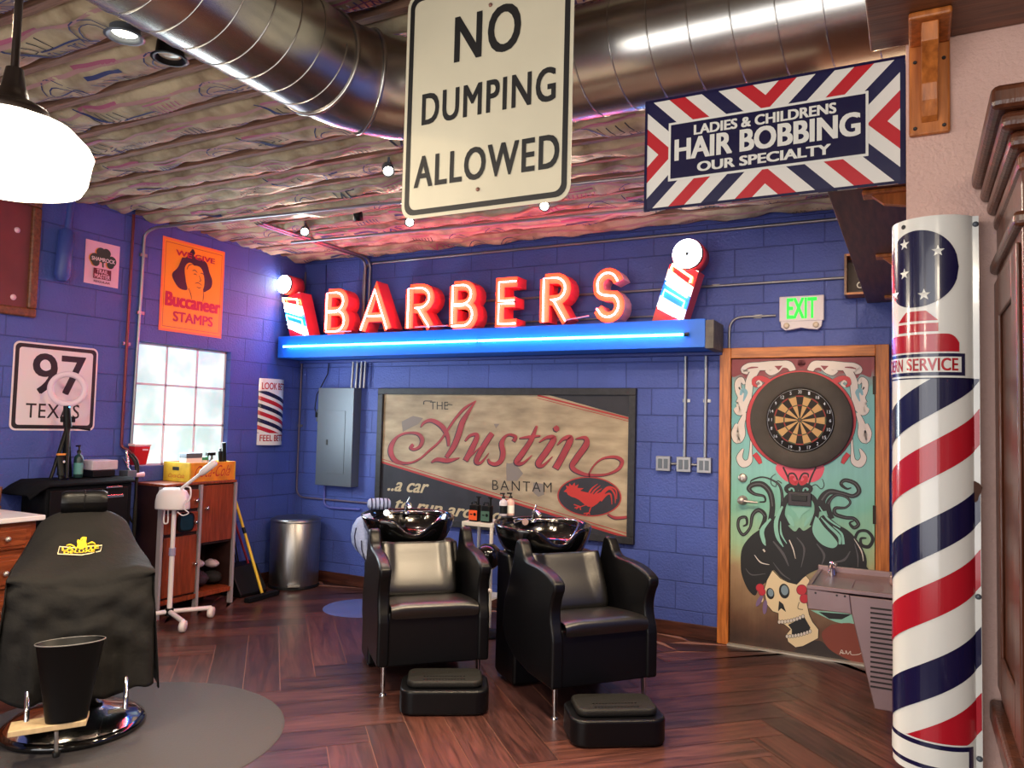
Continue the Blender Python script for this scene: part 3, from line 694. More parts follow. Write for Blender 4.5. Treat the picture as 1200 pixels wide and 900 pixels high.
# navy globe with stars
tc_ = math.radians(-26); zc = zpx(318); ra = RP*math.radians(57)
cz = lambda th, s: zc+s*math.sqrt(max(0, ra*ra-(RP*(th-tc_))**2))
band(lambda th: cz(th, -1), lambda th: cz(th, 1), m_navy, a0=tc_-math.radians(57), a1=tc_+math.radians(57))
def star(th, y, r, m, o=.002):
    pts = []
    for i in range(10):
        rr = r if i % 2 == 0 else r*.42; a = PI/2+PI*i/5; pts.append(cyl(th+rr*math.cos(a)/RP, zpx(y)+rr*math.sin(a), o))
    b.poly(pts, m)
tpx = lambda x: math.asin(max(-1, min(1, (x-1096)/48.5)))
for x, y in ((1063, 286), (1099, 299), (1063, 322), (1084, 350), (1053, 345)): star(tpx(x), y, .0125, m_offwhite)
# red stepped base of the globe
def blockz(ya, yb, xr, rnd=0):
    a1 = tpx(xr); band(lambda th: zpx(yb), lambda th: zpx(ya) if not rnd else zpx(ya)-max(0, (th-(a1-rnd))/rnd)**3*(zpx(ya)-zpx(yb))*.5, m_red, a0=2*tc_-a1, a1=a1)
band(lambda th: zpx(381), lambda th: zpx(369)-max(0, (abs(th-tc_)-(tpx(1086)-tc_))/(tpx(1099)-tpx(1086)))*(zpx(369)-zpx(381)), m_red, a0=2*tc_-tpx(1099), a1=tpx(1099))
blockz(384, 394, 1099); blockz(397, 418, 1121, .35)
band(lambda th: zpx(446), lambda th: zpx(420), m_navy, a1=tpx(1127)); band(lambda th: zpx(442), lambda th: zpx(424), m_offwhite, o=.0018, a1=tpx(1123))
band(lambda th: zpx(450), lambda th: zpx(448.5), m_navy)
for s_, a0, a1 in (('MODERN', -101, -46), ('SERVICE', -39, 29)):
    vs, fs = glyphs(s_, bold=.025); a0, a1 = math.radians(a0), math.radians(a1)
    b.add([cyl(a0+(a1-a0)*u, zpx(440.5)+(zpx(425.5)-zpx(440.5))*v, .0024) for u, v in vs], fs, m_red)
band(lambda th: zpx(898), lambda th: zpx(868), m_navy, a1=tpx(1133)); band(lambda th: zpx(893), lambda th: zpx(873), m_offwhite, o=.0018, a1=tpx(1128))
b.build('curved_plate', t)
b = MB()
for y in (266, 700, 882):
    c = V(((FX0+FX1)/2, yfl-.001, zpx(y))); b.lathe([(.006, 0), (.005, .003), (0, .004)], c, m_grey_metal, 10, (V((1, 0, 0)), V((0, 0, 1)), V((0, -1, 0))))
c = cyl(tpx(1062), zpx(264), .001); b.lathe([(.005, -.003), (.004, .003)], c, m_signblack, 10, (V((1, 0, 0)), V((0, 0, 1)), V((0, -1, 0))))
b.each('screw', t)
b = MB(); star_o = [(FX1-.012+.013*math.cos(a)*(1+.3*math.sin(3*a)), yfl-.0016, zpx(580)+.022*math.sin(a)) for a in [2*PI*i/14 for i in range(14)]]; b.poly(star_o, mat('rust_chip', L(70, 40, 28), .8)); b.build('rust_chip', t)
# ---------------------------------------------------------------- Austin sign
ay = -.045
t = thing('wooden_sign', (2.2, -.02, .63), 'big framed vintage car sign with red script lettering and a rooster', 'sign')
m_frameb = mat('sign_frame_black', L(40, 40, 46), .55, noise=(30, .3))
b = MB(); X0, X1, Z0, Z1 = .98, 3.42, .63, 1.812; fw = .055
for lo, hi in (((X0, ay, Z0), (X1, -.003, Z0+fw)), ((X0, ay, Z1-fw), (X1, -.003, Z1)), ((X0, ay, Z0+fw), (X0+fw, -.003, Z1-fw)), ((X1-fw, ay, Z0+fw), (X1, -.003, Z1-fw))): b.box(lo, hi, m_frameb)
b.build('frame', t, bevel=.004)
m_tan = mat('sign_aged_tan', L(160, 143, 119), .7, noise=(3.2, .25), stretch=(1, 1, 3.5), col2=L(188, 170, 142)); m_sdark = mat('sign_dark_field', L(44, 44, 54), .65, noise=(6, .2))
m_sred = mat('sign_script_red', L(158, 54, 64), .6, noise=(9, .18)); m_sshadow = mat('sign_script_shadow', L(62, 44, 62), .6); m_line = mat('sign_line_red', L(170, 52, 52), .6)
m_letter_tan = mat('sign_letter_tan', L(196, 180, 146), .6); m_stain = mat('sign_stain_grey', L(132, 122, 116), .7)
yp = -.02
b = MB(); b.box((X0+.02, yp+.0005, Z0+.02), (X1-.02, -.004, Z1-.02), m_tan)
fr_ = lambda x, y: W(x, y, 1, yp)
A = Art(b, fr_, (0, -1, 0)); clampx = lambda p: p
pxy = lambda x, z: (x, z)
D = Art(b, lambda x, z: (x, yp, z), (0, -1, 0))
l0 = W(446, 541, 1, yp); l1 = W(738, 630.5, 1, yp); D.poly([(X0+.03, Z0+.03), (X1-.03, Z0+.03), (X1-.03, l1.z), (X0+.03, l0.z)], m_sdark)
r0 = W(630, 460, 1, yp); r1 = W(741, 490, 1, yp); D.poly([(X1-.03, Z1-.03), (r0.x, Z1-.03), (X1-.03, r1.z)], m_sdark)
for off, wd in ((0, .018), (.028, .006)): D.k = 2+off*10; D.line([(X0+.04, l0.z+off), (X1-.04, l1.z+off)], wd, m_line, sm=False)
for off, wd in ((-.008, .014), (-.03, .005)): D.k = 2; D.line([(r0.x, Z1-.05+off), (X1-.04, r1.z+off)], wd, m_line, sm=False)
CA = lambda pts: [(440+x/7.5, 450+y/7.5) for x, y in pts]; CB = lambda pts: [(590+x/5.625, 480+y/5.625) for x, y in pts]
for pts, rr in ((CA([(1150, 700), (1230, 690), (1250, 760), (1200, 830), (1150, 800)]), 0), (CB([(200, 480), (260, 490), (270, 560), (230, 575), (190, 540)]), 0), (CB([(20, 350), (90, 370), (130, 420), (90, 470), (20, 470)]), 0), (CA([(1040, 350), (1090, 350), (1060, 392)]), 0), (CA([(230, 330), (330, 280), (420, 300), (380, 350), (240, 420)]), 0)): A.k = 1; A.poly(pts, m_stain)
STK = [(CA([(335, 530), (312, 560), (350, 572), (400, 540), (412, 480), (370, 435), (280, 430), (200, 460), (148, 530), (138, 600), (172, 665), (240, 692), (320, 688), (400, 650), (480, 580), (560, 510), (620, 430), (700, 310), (790, 210), (885, 148)]), [34, 30, 28, 34, 40, 30, 22, 26, 45, 52, 45, 30, 20, 20, 22, 22, 22, 24, 30, 8], 7.5),
       (CA([(402, 378), (430, 338), (490, 318), (560, 348), (610, 400), (640, 470), (645, 545)]), [10, 28, 38, 46, 48, 38, 22], 7.5),
       (CA([(885, 148), (830, 230), (770, 330), (735, 440), (695, 540), (625, 645)]), [6, 30, 54, 58, 54, 36], 7.5),
       (CA([(495, 688), (545, 662), (640, 672), (742, 648)]), [14, 40, 46, 8], 7.5),
       (CA([(792, 500), (830, 455), (885, 440), (895, 470), (855, 560), (795, 672)]), [16, 30, 34, 48, 54, 52], 7.5),
       (CA([(795, 672), (850, 620), (950, 530)]), [30, 16, 10], 7.5), (CA([(1030, 432), (970, 520), (890, 670), (930, 690), (1000, 605)]), [52, 54, 50, 26, 6], 7.5),
       (CA([(992, 655), (1010, 690), (1060, 702), (1108, 670), (1125, 600), (1112, 520), (1150, 455), (1200, 440)]), [16, 34, 40, 48, 54, 48, 26, 18], 7.5),
       (CB([(0, 185), (40, 165), (82, 178), (68, 208)]), [14, 18, 26, 28], 5.6), (CB([(222, 108), (185, 200), (125, 290), (90, 345), (130, 352), (190, 300)]), [16, 36, 42, 44, 22, 6], 5.6), (CB([(108, 188), (170, 180), (246, 172)]), [10, 24, 12], 5.6),
       (CB([(238, 214), (290, 182), (335, 190), (290, 270), (232, 352), (262, 368), (326, 308)]), [8, 24, 42, 46, 44, 24, 5], 5.6), (CB([(340, 110), (352, 126), (362, 140)]), [30, 46, 24], 5.6),
       (CB([(358, 232), (400, 190), (445, 190), (400, 290), (345, 388)]), [8, 26, 46, 48, 48], 5.6), (CB([(478, 192), (540, 185), (548, 230), (485, 320), (455, 375), (500, 412), (570, 430), (680, 426), (760, 390), (784, 340), (740, 312), (660, 320), (605, 360), (568, 420), (575, 442)]), [8, 30, 46, 46, 38, 30, 22, 18, 24, 30, 24, 16, 12, 10, 6], 5.6),
       (CB([(690, 688), (740, 712), (832, 706)]), [14, 22, 20], 5.6)]
for q, (p, ws, s_) in enumerate(STK): A.k = 2+q*.2; A.line([(x-.75, y+.7) for x, y in p], [w_/s_ for w_ in ws], m_sshadow)
for q, (p, ws, s_) in enumerate(STK): A.k = 8+q*.2; A.line(p, [w_/s_*.82 for w_ in ws], m_sred)
A.k = 3; A.text('THE', *CA([(480, 222)])[0], *CA([(640, 224)])[0], m_signblack, *CA([(480, 155)])[0], bold=-.005)
A.line(CA([(425, 180), (430, 152), (470, 150), (500, 150)]), [1.5, 1, 1, 1], m_signblack); A.line(CA([(630, 180), (650, 180), (680, 186)]), [1, 1, .6], m_signblack)
A.k = 3; A.text('BANTAM', 577, 574, 646.5, 577, m_signblack, 577, 562.5, bold=-.008, spacing=1.25)
A.k = 3; A.text('..a car', 454, 575, 502, 578.5, m_letter_tan, 455, 564, shear=.35, bold=.02)
A.k = 3; A.text('to run around', 463, 597, 590, 612, m_letter_tan, 464, 582, shear=.35, bold=.02)
A.k = 3; A.ell(*CB([(567, 573)])[0], 212/5.625, 132/5.625, m_line, .05, 40); A.ell(*CB([(567, 573)])[0], 203/5.625, 124/5.625, m_sdark, .05, 40)
m_rooster = mat('rooster_red', L(190, 48, 44), .6); A.k = 6
A.poly(CB([(398, 540), (418, 520), (412, 500), (432, 506), (436, 486), (452, 502), (470, 480), (474, 504), (496, 492), (488, 516), (530, 518), (505, 535), (560, 548), (600, 560), (640, 545), (680, 560), (650, 590), (620, 620), (590, 640), (560, 640), (530, 620), (500, 595), (470, 580), (450, 575), (425, 560), (418, 545)]), m_rooster)
for p in ([(640, 590), (670, 540), (705, 522), (735, 560), (738, 618)], [(630, 580), (665, 530), (700, 510), (742, 530), (748, 590)], [(640, 600), (680, 560), (708, 560), (716, 625)], [(555, 575), (580, 525), (622, 490)], [(570, 580), (598, 535), (640, 500)], [(585, 590), (615, 545), (650, 520)]): A.k = 7; A.line(CB(p), [w_/5.6 for w_ in ([20, 14, 12, 10, 3] if len(p) > 4 else [20, 14, 10, 4] if len(p) > 3 else [16, 10, 3])], m_rooster)
for p in ([(590, 620), (575, 650), (565, 680), (530, 685)], [(565, 680), (545, 695)], [(565, 680), (570, 692)], [(550, 625), (510, 640), (465, 625)], [(500, 640), (480, 655)], [(505, 640), (510, 662)], [(500, 637), (470, 648)]): A.k = 7; A.line(CB(p), 1.2, m_rooster, sm=False)
b.build('painted_panel', t)
# ---------------------------------------------------------------- small things on the back wall
t = thing('electrical_panel', (.545, -.06, .905), 'grey electrical breaker panel on the blue back wall', 'electrical panel')
b = MB(); b.box((.335, -.11, .905), (.76, -.002, 1.812), m_grey_metal); b.build('cabinet', t, bevel=.004)
b = MB(); b.box((.44, -.114, 1.02), (.67, -.11, 1.60), m_grey_metal); b.build('door', t, bevel=.0015)
b = MB(); b.box((.455, -.118, 1.28), (.475, -.114, 1.33), m_signblack); b.build('latch', t)
t = thing('wall_outlet', (.28, -.02, 1.50), 'grey outlet box with a black plug, left of the breaker panel', 'outlet')
b = MB(); b.box((.255, -.04, 1.495), (.325, -.002, 1.61), m_grey_metal); b.build('box', t, bevel=.003)
b = MB(); b.tube([(.28, -.06, 1.555), (.262, -.07, 1.62), (.262, -.05, 1.75), (.32, -.03, 1.87), (.36, -.02, 1.95), (.37, -.02, 2.06)], .005, m_black, 6); b.box((.27, -.07, 1.535), (.31, -.04, 1.58), m_black); b.build('plug_and_cord', t)
for i, (px, lb) in enumerate(((777.5, 'leftmost of three grey wall switch boxes right of the car sign'), (801.5, 'middle grey wall switch box under the left of two vertical conduits'), (825.5, 'rightmost grey wall switch box, nearest the door frame'))):
    xa = W(px-8.3, 544, 1, -.03).x; xb = W(px+8.3, 544, 1, -.03).x; t = thing('switch_box', ((xa+xb)/2, -.02, 1.195), lb, 'light switch', 'switch boxes by the door')
    b = MB(); b.box((xa, -.045, 1.195), (xb, -.002, 1.305), m_conduit); b.build('box', t, bevel=.003)
    for k in (.16, .56):
        b = MB(); x = xa+(xb-xa)*k; b.box((x, -.049, 1.215), (x+.28*(xb-xa), -.045, 1.285), m_grey_metal); b.build('rocker', t, bevel=.002)
def conduit(pts, label, r=.0105, m=None, straps=(), name='conduit', cat='conduit', group=None):
    t = thing(name, pts[0], label, cat, group); b = MB(); P = []
    # round the corners
    pts = [V(p) for p in pts]
    for i, p in enumerate(pts):
        if 0 < i < len(pts)-1:
            a = (pts[i-1]-p); c = (pts[i+1]-p); rr = min(.1, a.length*.45, c.length*.45); a.normalize(); c.normalize()
            for k in range(7): u = k/6; P.append((p+a*rr)*(1-u)**2+p*2*u*(1-u)+(p+c*rr)*u*u)
        else: P.append(p)
    b.tube(P, r, m or m_conduit, 10); b.build('pipe', t)
    if straps:
        b = MB()
        for s_, wall in straps:
            s_ = V(s_)
            if wall == 'y': b.box((s_.x-.02, -.012, s_.z-.012), (s_.x+.034, -.002, s_.z+.012), m_conduit)
            elif wall == 'x': b.box((.002, s_.y-.03, s_.z-.012), (.02, s_.y+.03, s_.z+.012), m_conduit)
            else: b.box((s_.x-.03, s_.y-.012, HT-.012), (s_.x+.03, s_.y+.012, HT), m_conduit)
        b.each('strap', t)
    return t
cg = 'metal conduits'
yc = -.0135
for px, lb in ((803, 'vertical metal conduit down to the middle switch box'), (827, 'vertical metal conduit down to the switch box nearest the door')):
    x = W(px, 480, 1, yc).x; conduit([(x, yc, 2.06), (x, yc, 1.3)], lb, .0125, straps=[((x, 0, 1.72), 'y')], group=cg)
conduit([(3.69, yc, 1.25), (3.885, yc, 1.25)], 'short horizontal conduit joining the three switch boxes', .009, group=cg)
xa = W(426, 345, 1, yc).x
conduit([(xa, yc, 2.28), (xa, yc, 2.975), (4.985, yc, 2.975)], 'conduit running along the top of the back wall over the neon sign', .0125, straps=[((x, 0, 2.975), 'y') for x in (1.7, 2.9, 3.5, 4.3)], group=cg)
zz = W(900, 331, 1, yc).z; conduit([(1.75, yc, zz-.01), (4.884, yc, zz)], 'conduit crossing the wall behind the neon letters to the shelf box', .0105, straps=[((4.0, 0, zz), 'y')], group=cg)
zz = W(600, 381, 1, yc).z; conduit([(.9, yc, 2.36), (3.6, yc, 2.36)], 'thin conduit low behind the neon letters', .008, group=cg)
p = W(905, 370, 1, yc); conduit([(4.11, yc, 2.10), (4.11, yc, p.z), (4.43, yc, p.z)], 'short bent conduit from the neon sign box to the exit sign', .009, straps=[((4.3, 0, p.z), 'y')], group=cg)
for k, px in enumerate((413.5, 418.5, 423.5, 428)):
    x = W(px, 440, 1, -.05).x; conduit([(x, -.05, 2.06), (x-.01, -.05, 1.8135)], ['leftmost', 'second', 'third', 'rightmost'][k]+' of four conduits between neon sign box and breaker panel', .0115, group=cg)
for k, x in enumerate((.775, .83)):
    conduit([(x, -1.36, 3.02), (x, -.03, 3.02), (x, -.03, 2.29)], ('outer' if k == 0 else 'inner')+' ceiling conduit bending down the back wall behind the neon B', .0115, group=cg)
conduit([(.006+.02, yc, 2.95), (.02, yc, .765), (.98, yc, .765)], 'pipe down the back corner turning along the wall under the breaker panel', .009, mat('pipe_mauve', L(92, 84, 110), .5), straps=[((.02, 0, 1.45), 'y')], group=cg)
conduit([(.37, yc, .90), (.37, yc, .72), (.44, yc, .69), (.80, yc, .70)], 'short conduit curving out of the breaker panel bottom', .011, m_conduit_blue, group=cg)
for x, lb in ((W(357, 330, 1, -.01).x, 'thin cable hanging in the back corner above the left neon pole'), (W(381, 330, 1, -.01).x, 'thin cable hanging on the wall above the first neon B')):
    t = tag(None or (lambda mb: (mb.tube([(x, -.008, 3.0), (x+.01, -.008, 2.8), (x+.005, -.008, 2.5), (x+.02, -.008, 2.28)], .005, m_boxdark, 6), mb.build('cable'))[1])(MB()), lb, 'cable')
# ceiling conduits
conduit([(.014, -1.80, 1.15), (.014, -1.775, 2.92), (.1, -1.75, 2.965), (2.45, -1.55, 2.965), (5.0, -1.32, 2.965)], 'conduit from the window up the left wall and across under the ceiling joists', .0115, straps=[((0, -1.775, 2.3), 'x'), ((0, -1.775, 2.75), 'x')], group=cg)
pz = [W(690, 166, 2, 3.03), W(470, 201, 2, 3.03)]
conduit([(.72, -.93, 2.975), (5.0, -.66, 2.975)], 'spotlight track conduit along the ceiling near the back wall', .012, group=cg)
# left wall pipes
def ywall(px, py): return W(px, py, 0, .02)
a, c = ywall(156.5, 255), ywall(142, 522); conduit([(.022, a.y, 3.04), (.022, (a.y+c.y)/2, 2.2), (.022, c.y, 1.27), (.06, c.y+.03, 1.25), (.10, c.y+.05, 1.21)], 'copper water pipe on the left wall beside the window', .011, m_copper, straps=[((0, a.y, 2.05), 'x')], name='water_pipe', cat='pipe')
a = W(79, 270, 0, .05)
t = thing('vent_pipe', (.05, a.y, 2.43), 'thick blue painted pipe on the left wall under the ceiling', 'pipe')
m_bp = mat('pipe_wall_blue', L(58, 74, 150), .45)
b = MB(); b.tube([(.05, a.y+.02, 3.05), (.05, a.y, 2.79)], .022, m_bp, 12); b.build('upper_pipe', t)
b = MB(); b.tube([(.05, a.y, 2.80), (.05, a.y-.005, 2.78), (.05, a.y-.02, 2.47), (.05, a.y-.02, 2.43)], [.024, .05, .052, .03], m_bp, 16); b.build('lower_pipe', t)
# ---------------------------------------------------------------- signs on the left wall
def lw_sign(name, label, y0, y1, z0, z1, m, r=0):
    t = thing(name, (.004, (y0+y1)/2, z0), label, 'sign'); b = MB()
    if r: b.prism(rrect(y0, z0, y1, z1, r), lambda u, v, d: (d, u, v), .003, .005, m)
    else: b.box((.003, y0, z0), (.005, y1, z1), m)
    return t, b, Art(b, lambda y, z: (.005, y, z), (1, 0, 0))
m_orange = mat('buccaneer_orange', L(252, 164, 26), .45); m_orange2 = mat('buccaneer_border', L(252, 128, 72), .45); m_bred = mat('buccaneer_red', L(186, 20, 60), .45); m_bdark = mat('buccaneer_dark', L(44, 20, 48), .5)
t, b, A = lw_sign('metal_sign', 'orange stamps sign with a moustached man in a dark hat above the window', -1.604, -.985, 2.19, 2.944, m_orange2)
fy = lambda x: -1.604+.619*x; fz = lambda y: 2.944-.754*y
Q = lambda pts: [(fy(x), fz(y)) for x, y in pts]
A.poly(Q([(.03, .025), (.97, .025), (.97, .975), (.03, .975)]), m_orange)
for q in (((.05, .05), (.95, .05)), ((.95, .05), (.95, .95)), ((.95, .95), (.05, .95)), ((.05, .95), (.05, .05))): A.k = 2; A.line(Q(q), .004, m_bred, sm=False)
A.k = 6; A.text('WE GIVE', fy(.2), fz(.17), fy(.83), fz(.17), m_bred, fy(.2), fz(.11), bold=.03)
A.k = 4; A.poly(Q([(.3, .18), (.36, .17), (.42, .1), (.46, .06), (.5, .1), (.49, .14), (.68, .17), (.75, .28), (.8, .36), (.79, .44), (.72, .49), (.66, .5), (.62, .35), (.45, .22), (.35, .28), (.37, .42), (.4, .52), (.28, .52), (.19, .45), (.16, .38), (.24, .3)]), m_bdark, True)
A.k = 5; A.poly(Q([(.4, .29), (.47, .245), (.58, .24), (.64, .29), (.67, .38), (.66, .47), (.6, .53), (.52, .55), (.44, .5), (.39, .43), (.36, .36)]), m_orange, True)
for p in ([(.38, .3), (.41, .25), (.47, .23)], [(.47, .3), (.51, .29), (.55, .31)], [(.6, .31), (.63, .305), (.66, .32)], [(.52, .435), (.57, .42), (.63, .44)], [(.55, .47), (.59, .475), (.62, .465)], [(.58, .34), (.61, .39), (.58, .4)], [(.42, .5), (.46, .56), (.48, .62)], [(.66, .5), (.665, .56), (.66, .62)], [(.49, .335), (.52, .33), (.54, .34)]): A.k = 6; A.line(Q(p), [.004, .007, .003], m_bdark)
A.k = 6; A.text('Buccaneer', fy(.07), fz(.73), fy(.96), fz(.73), m_bred, fy(.07), fz(.575), bold=.05)
A.k = 6; A.text('STAMPS', fy(.2), fz(.885), fy(.84), fz(.885), m_bred, fy(.2), fz(.775), bold=.03)
b.build('plate', t)
m_pinkw = mat('shamrock_pink_white', L(232, 190, 206), .4); m_green = mat('shamrock_green', L(24, 62, 50), .45); m_gold = mat('shamrock_gold', L(224, 150, 70), .5); m_brownr = mat('trail_brown', L(96, 30, 48), .5)
t, b, A = lw_sign('metal_sign', 'small pale shamrock trail master sign left of the copper pipe', -2.236, -1.968, 2.457, 2.774, m_pinkw)
fy = lambda x: -2.236+.268*x; fz = lambda y: 2.774-.317*y
for dx, dy, mm in ((-.035, .005, m_gold), (0, 0, m_green)):
    for cx, cy, rx, ry, ro in ((.43, .23, .13, .1, .5), (.6, .23, .13, .1, -.5), (.27, .4, .14, .12, 0), (.3, .48, .11, .1, 0), (.76, .4, .14, .12, 0), (.73, .48, .11, .1, 0), (.5, .38, .2, .09, 0)): A.ell(fy(cx+dx), fz(cy+dy), rx*.268, ry*.317, mm, ro, 18)
A.line(Q([(.5, .45), (.51, .58)]), .012, m_green, sm=False)
A.poly(Q([(.24, .62), (.76, .62), (.76, .86), (.24, .86)]), m_brownr); k0 = A.k
for s_, a, c, lo, hi, mm in (('SHAMROCK', .17, .86, .45, .36, m_offwhite), ('TRAIL', .33, .67, .725, .635, m_pinkw), ('MASTER', .28, .73, .845, .745, m_pinkw), ('REGULAR', .26, .74, .95, .9, m_brownr)): A.k = k0; A.text(s_, fy(a), fz(lo), fy(c), fz(lo), mm, fy(a), fz(hi), bold=.02)
b.build('plate', t)
m_rsw = mat('route_sign_white', L(226, 216, 220), .4)
t, b, A = lw_sign('road_sign', 'square white Texas 97 route sign with a black border', -2.69, -2.096, 1.39, 1.988, m_rsw, .04)
y0, y1, z0, z1 = -2.69, -2.096, 1.39, 1.988
o_ = rrect(y0+.012, z0+.012, y1-.012, z1-.012, .032); i_ = rrect(y0+.038, z0+.038, y1-.038, z1-.038, .02); n = len(o_); A.k = 1
b.add([A.P(*q) for q in o_+i_], [(i, (i+1) % n, n+(i+1) % n, n+i) for i in range(n)], m_signblack)
A.k = 1; A.text('97', y0+.13, z0+.25, y1-.09, z0+.25, m_signblack, y0+.13, z0+.53, bold=.012)
A.k = 1; A.text('TEXAS', y0+.1, z0+.085, y1-.12, z0+.085, m_signblack, y0+.1, z0+.185, bold=.005, spacing=1.1)
b.build('plate', t)
# curved look-better sign
t = thing('barber_pole_sign', (.06, -.38, 1.268), 'small curved striped look better feel better sign in the back corner', 'sign')
CR = .2; cyy = -.375; hw = math.asin(.155/CR)
cl = lambda th, z, o=0: V((.003+(CR+o)*math.cos(th)-CR*math.cos(hw), cyy+(CR+o)*math.sin(th), z))
Z0_, Z1_ = 1.268, 1.878; zf = lambda v: Z1_-(Z1_-Z0_)*v
b = MB(); b.grid([[cl(a, Z0_), cl(a, Z1_)] for a in [-hw+2*hw*i/20 for i in range(21)]], m_offwhite)
def bd(f0, f1, m, o=.0012, a0=-hw, a1=hw):
    for i in range(16):
        p, q = a0+(a1-a0)*i/16, a0+(a1-a0)*(i+1)/16; v = [f0(p), f0(q), f1(q), f1(p)]
        if abs(v[0]-v[3])+abs(v[1]-v[2]) > 1e-4: b.quad(cl(p, v[0], o), cl(q, v[1], o), cl(q, v[2], o), cl(p, v[3], o), m)
mid = lambda v: min(zf(.19), max(zf(.82), v))
for k in range(9):
    zz = zf(.12+.11*k); bd(lambda th, z=zz: mid(z-.056-.075*(th+hw)/(2*hw)*1.6), lambda th, z=zz: mid(z-.018-.075*(th+hw)/(2*hw)*1.6), m_navy if k % 2 == 0 else m_red)
for s_, lo, hi in (('LOOK BETTER', .165, .06), ('FEEL BETTER', .94, .845)):
    vs, fs = glyphs(s_, bold=.02); b.add([cl(-hw*.86+hw*1.9*u, zf(lo)+(zf(hi)-zf(lo))*v, .0018) for u, v in vs], fs, m_red)
b.build('curved_plate', t)
# brown framed board, upper left
t = thing('framed_board', (.03, -2.95, 2.15), 'brown wooden framed board high on the left wall at the left edge', 'picture frame')
m_board = mat('reddish_board', L(112, 50, 54), .55, noise=(3, .15))
b = MB(); b.box((.003, -3.4, 2.17), (.02, -2.62, 2.95), m_board); b.build('panel', t)
b = MB()
for lo, hi in (((.003, -3.4, 2.15), (.045, -2.575, 2.21)), ((.003, -3.4, 2.90), (.045, -2.575, 2.96)), ((.003, -2.635, 2.21), (.045, -2.575, 2.90)), ((.003, -3.4, 2.21), (.045, -3.34, 2.90))): b.box(lo, hi, w_walnut)
b.build('frame', t, bevel=.012, seg=3)
b = MB()
for y, z in ((-2.72, 2.72), (-2.72, 2.27)): b.lathe([(.02, 0), (.016, .008), (0, .01)], (.02, y, z), m_pinkw, 12, (V((0, 1, 0)), V((0, 0, 1)), V((1, 0, 0))))
b.each('stud', t)
# exit sign
t = thing('exit_sign', (4.6, -.04, 2.19), 'white exit sign with green letters above the painted door', 'exit sign')
p0, p1, p2 = W(912, 350, 1, -.05), W(965.5, 380, 1, -.05), W(913, 380, 1, -.05)
ex0, ex1, ez0, ez1 = p2.x, p1.x, 2.275, 2.452
m_exit = mat('exit_white', L(220, 212, 220), .4); b = MB(); b.box((ex0, -.05, ez0), (ex1, -.002, ez1), m_exit); b.build('housing', t, bevel=.006)
b = MB(); b.prism([(ex0+.01, ez0), (ex0+.015, ez0-.04), (ex0+.04, ez0-.062), (ex0+.1, ez0-.055), ((ex0+ex1)/2, ez0-.045), (ex1-.1, ez0-.055), (ex1-.04, ez0-.062), (ex1-.015, ez0-.04), (ex1-.01, ez0)], lambda u, v, d: (u, d, v), -.055, -.002, m_exit); b.build('lower_housing', t, bevel=.003)
b = MB()
for x in (ex0+.05, ex1-.05): b.lathe([(.02, 0), (.02, .01), (.012, .014), (0, .014)], (x, -.055, ez0-.03), mat('lens_cream', L(214, 196, 176), .3), 16, (V((1, 0, 0)), V((0, 0, 1)), V((0, -1, 0))))
b.each('lamp_head', t)
b = MB(); A = Art(b, lambda x, z: (x, -.0505, z), (0, -1, 0)); A.k = 1; A.text('EXIT', ex0+.05, ez0+.018, ex1-.045, ez0+.018, emat('exit_green', (.0, .9, .05), .85), ex0+.05, ez1-.014, bold=.03); b.build('lettering', t)
# ---------------------------------------------------------------- painted door
dt = bpy.data.objects.new('door_1', None); sc.collection.objects.link(dt); dt.location = (4.6, 0, 0); struct(dt)
DX0, DX1, DZ1 = 4.135, 5.062, 2.02
b = MB(); b.box((4.05, -.05, 0), (DX0-.006, -.001, 2.1), w_oak_v); struct(b.build('door_frame', dt, bevel=.004))
b = MB(); b.box((DX1+.006, -.05, 0), (5.15, -.001, 2.1), w_oak_v); struct(b.build('door_frame', dt, bevel=.004))
b = MB(); b.box((DX0-.006, -.05, 2.025), (DX1+.006, -.001, 2.1), w_oak_h); struct(b.build('door_frame', dt, bevel=.004))
m_jamb = mat('door_gap_dark', L(34, 20, 18), .8)
b = MB(); b.box((DX0-.006, -.004, 0), (DX1+.006, -.001, 2.025), m_jamb); struct(b.build('door_jamb', dt))
b = MB(); b.box((DX0-.01, -.07, 0), (DX1+.02, -.02, .012), mat('threshold', L(196, 186, 172), .4, .5)); struct(b.build('threshold', dt))
dy = -.028
mm = bpy.data.materials.new('mural_ground'); mm.use_nodes = True; nt = mm.node_tree; pb = nt.nodes['Principled BSDF']; N = nt.nodes.new; Lk = nt.links.new
tc = N('ShaderNodeTexCoord'); sx = N('ShaderNodeSeparateXYZ'); Lk(tc.outputs['Object'], sx.inputs[0])
nz = N('ShaderNodeTexNoise'); nz.inputs['Scale'].default_value = 5; nz.inputs['Detail'].default_value = 5; Lk(tc.outputs['Object'], nz.inputs[0])
mp = N('ShaderNodeMapping'); mp.inputs['Scale'].default_value = (26, 26, 1.2); Lk(tc.outputs['Object'], mp.inputs[0]); ng = N('ShaderNodeTexNoise'); ng.inputs['Scale'].default_value = 2; Lk(mp.outputs[0], ng.inputs[0])
a1 = N('ShaderNodeMath'); a1.operation = 'MULTIPLY_ADD'; a1.inputs[1].default_value = .35; Lk(nz.outputs[0], a1.inputs[0]); Lk(sx.outputs[2], a1.inputs[2])
mr = N('ShaderNodeMapRange'); mr.inputs[1].default_value = -.84; mr.inputs[2].default_value = 1.19; Lk(a1.outputs[0], mr.inputs[0])
rp = N('ShaderNodeValToRGB'); e = rp.color_ramp.elements; e[0].position = .0; e[0].color = L(58, 40, 34); e[1].position = 1; e[1].color = L(120, 46, 60)
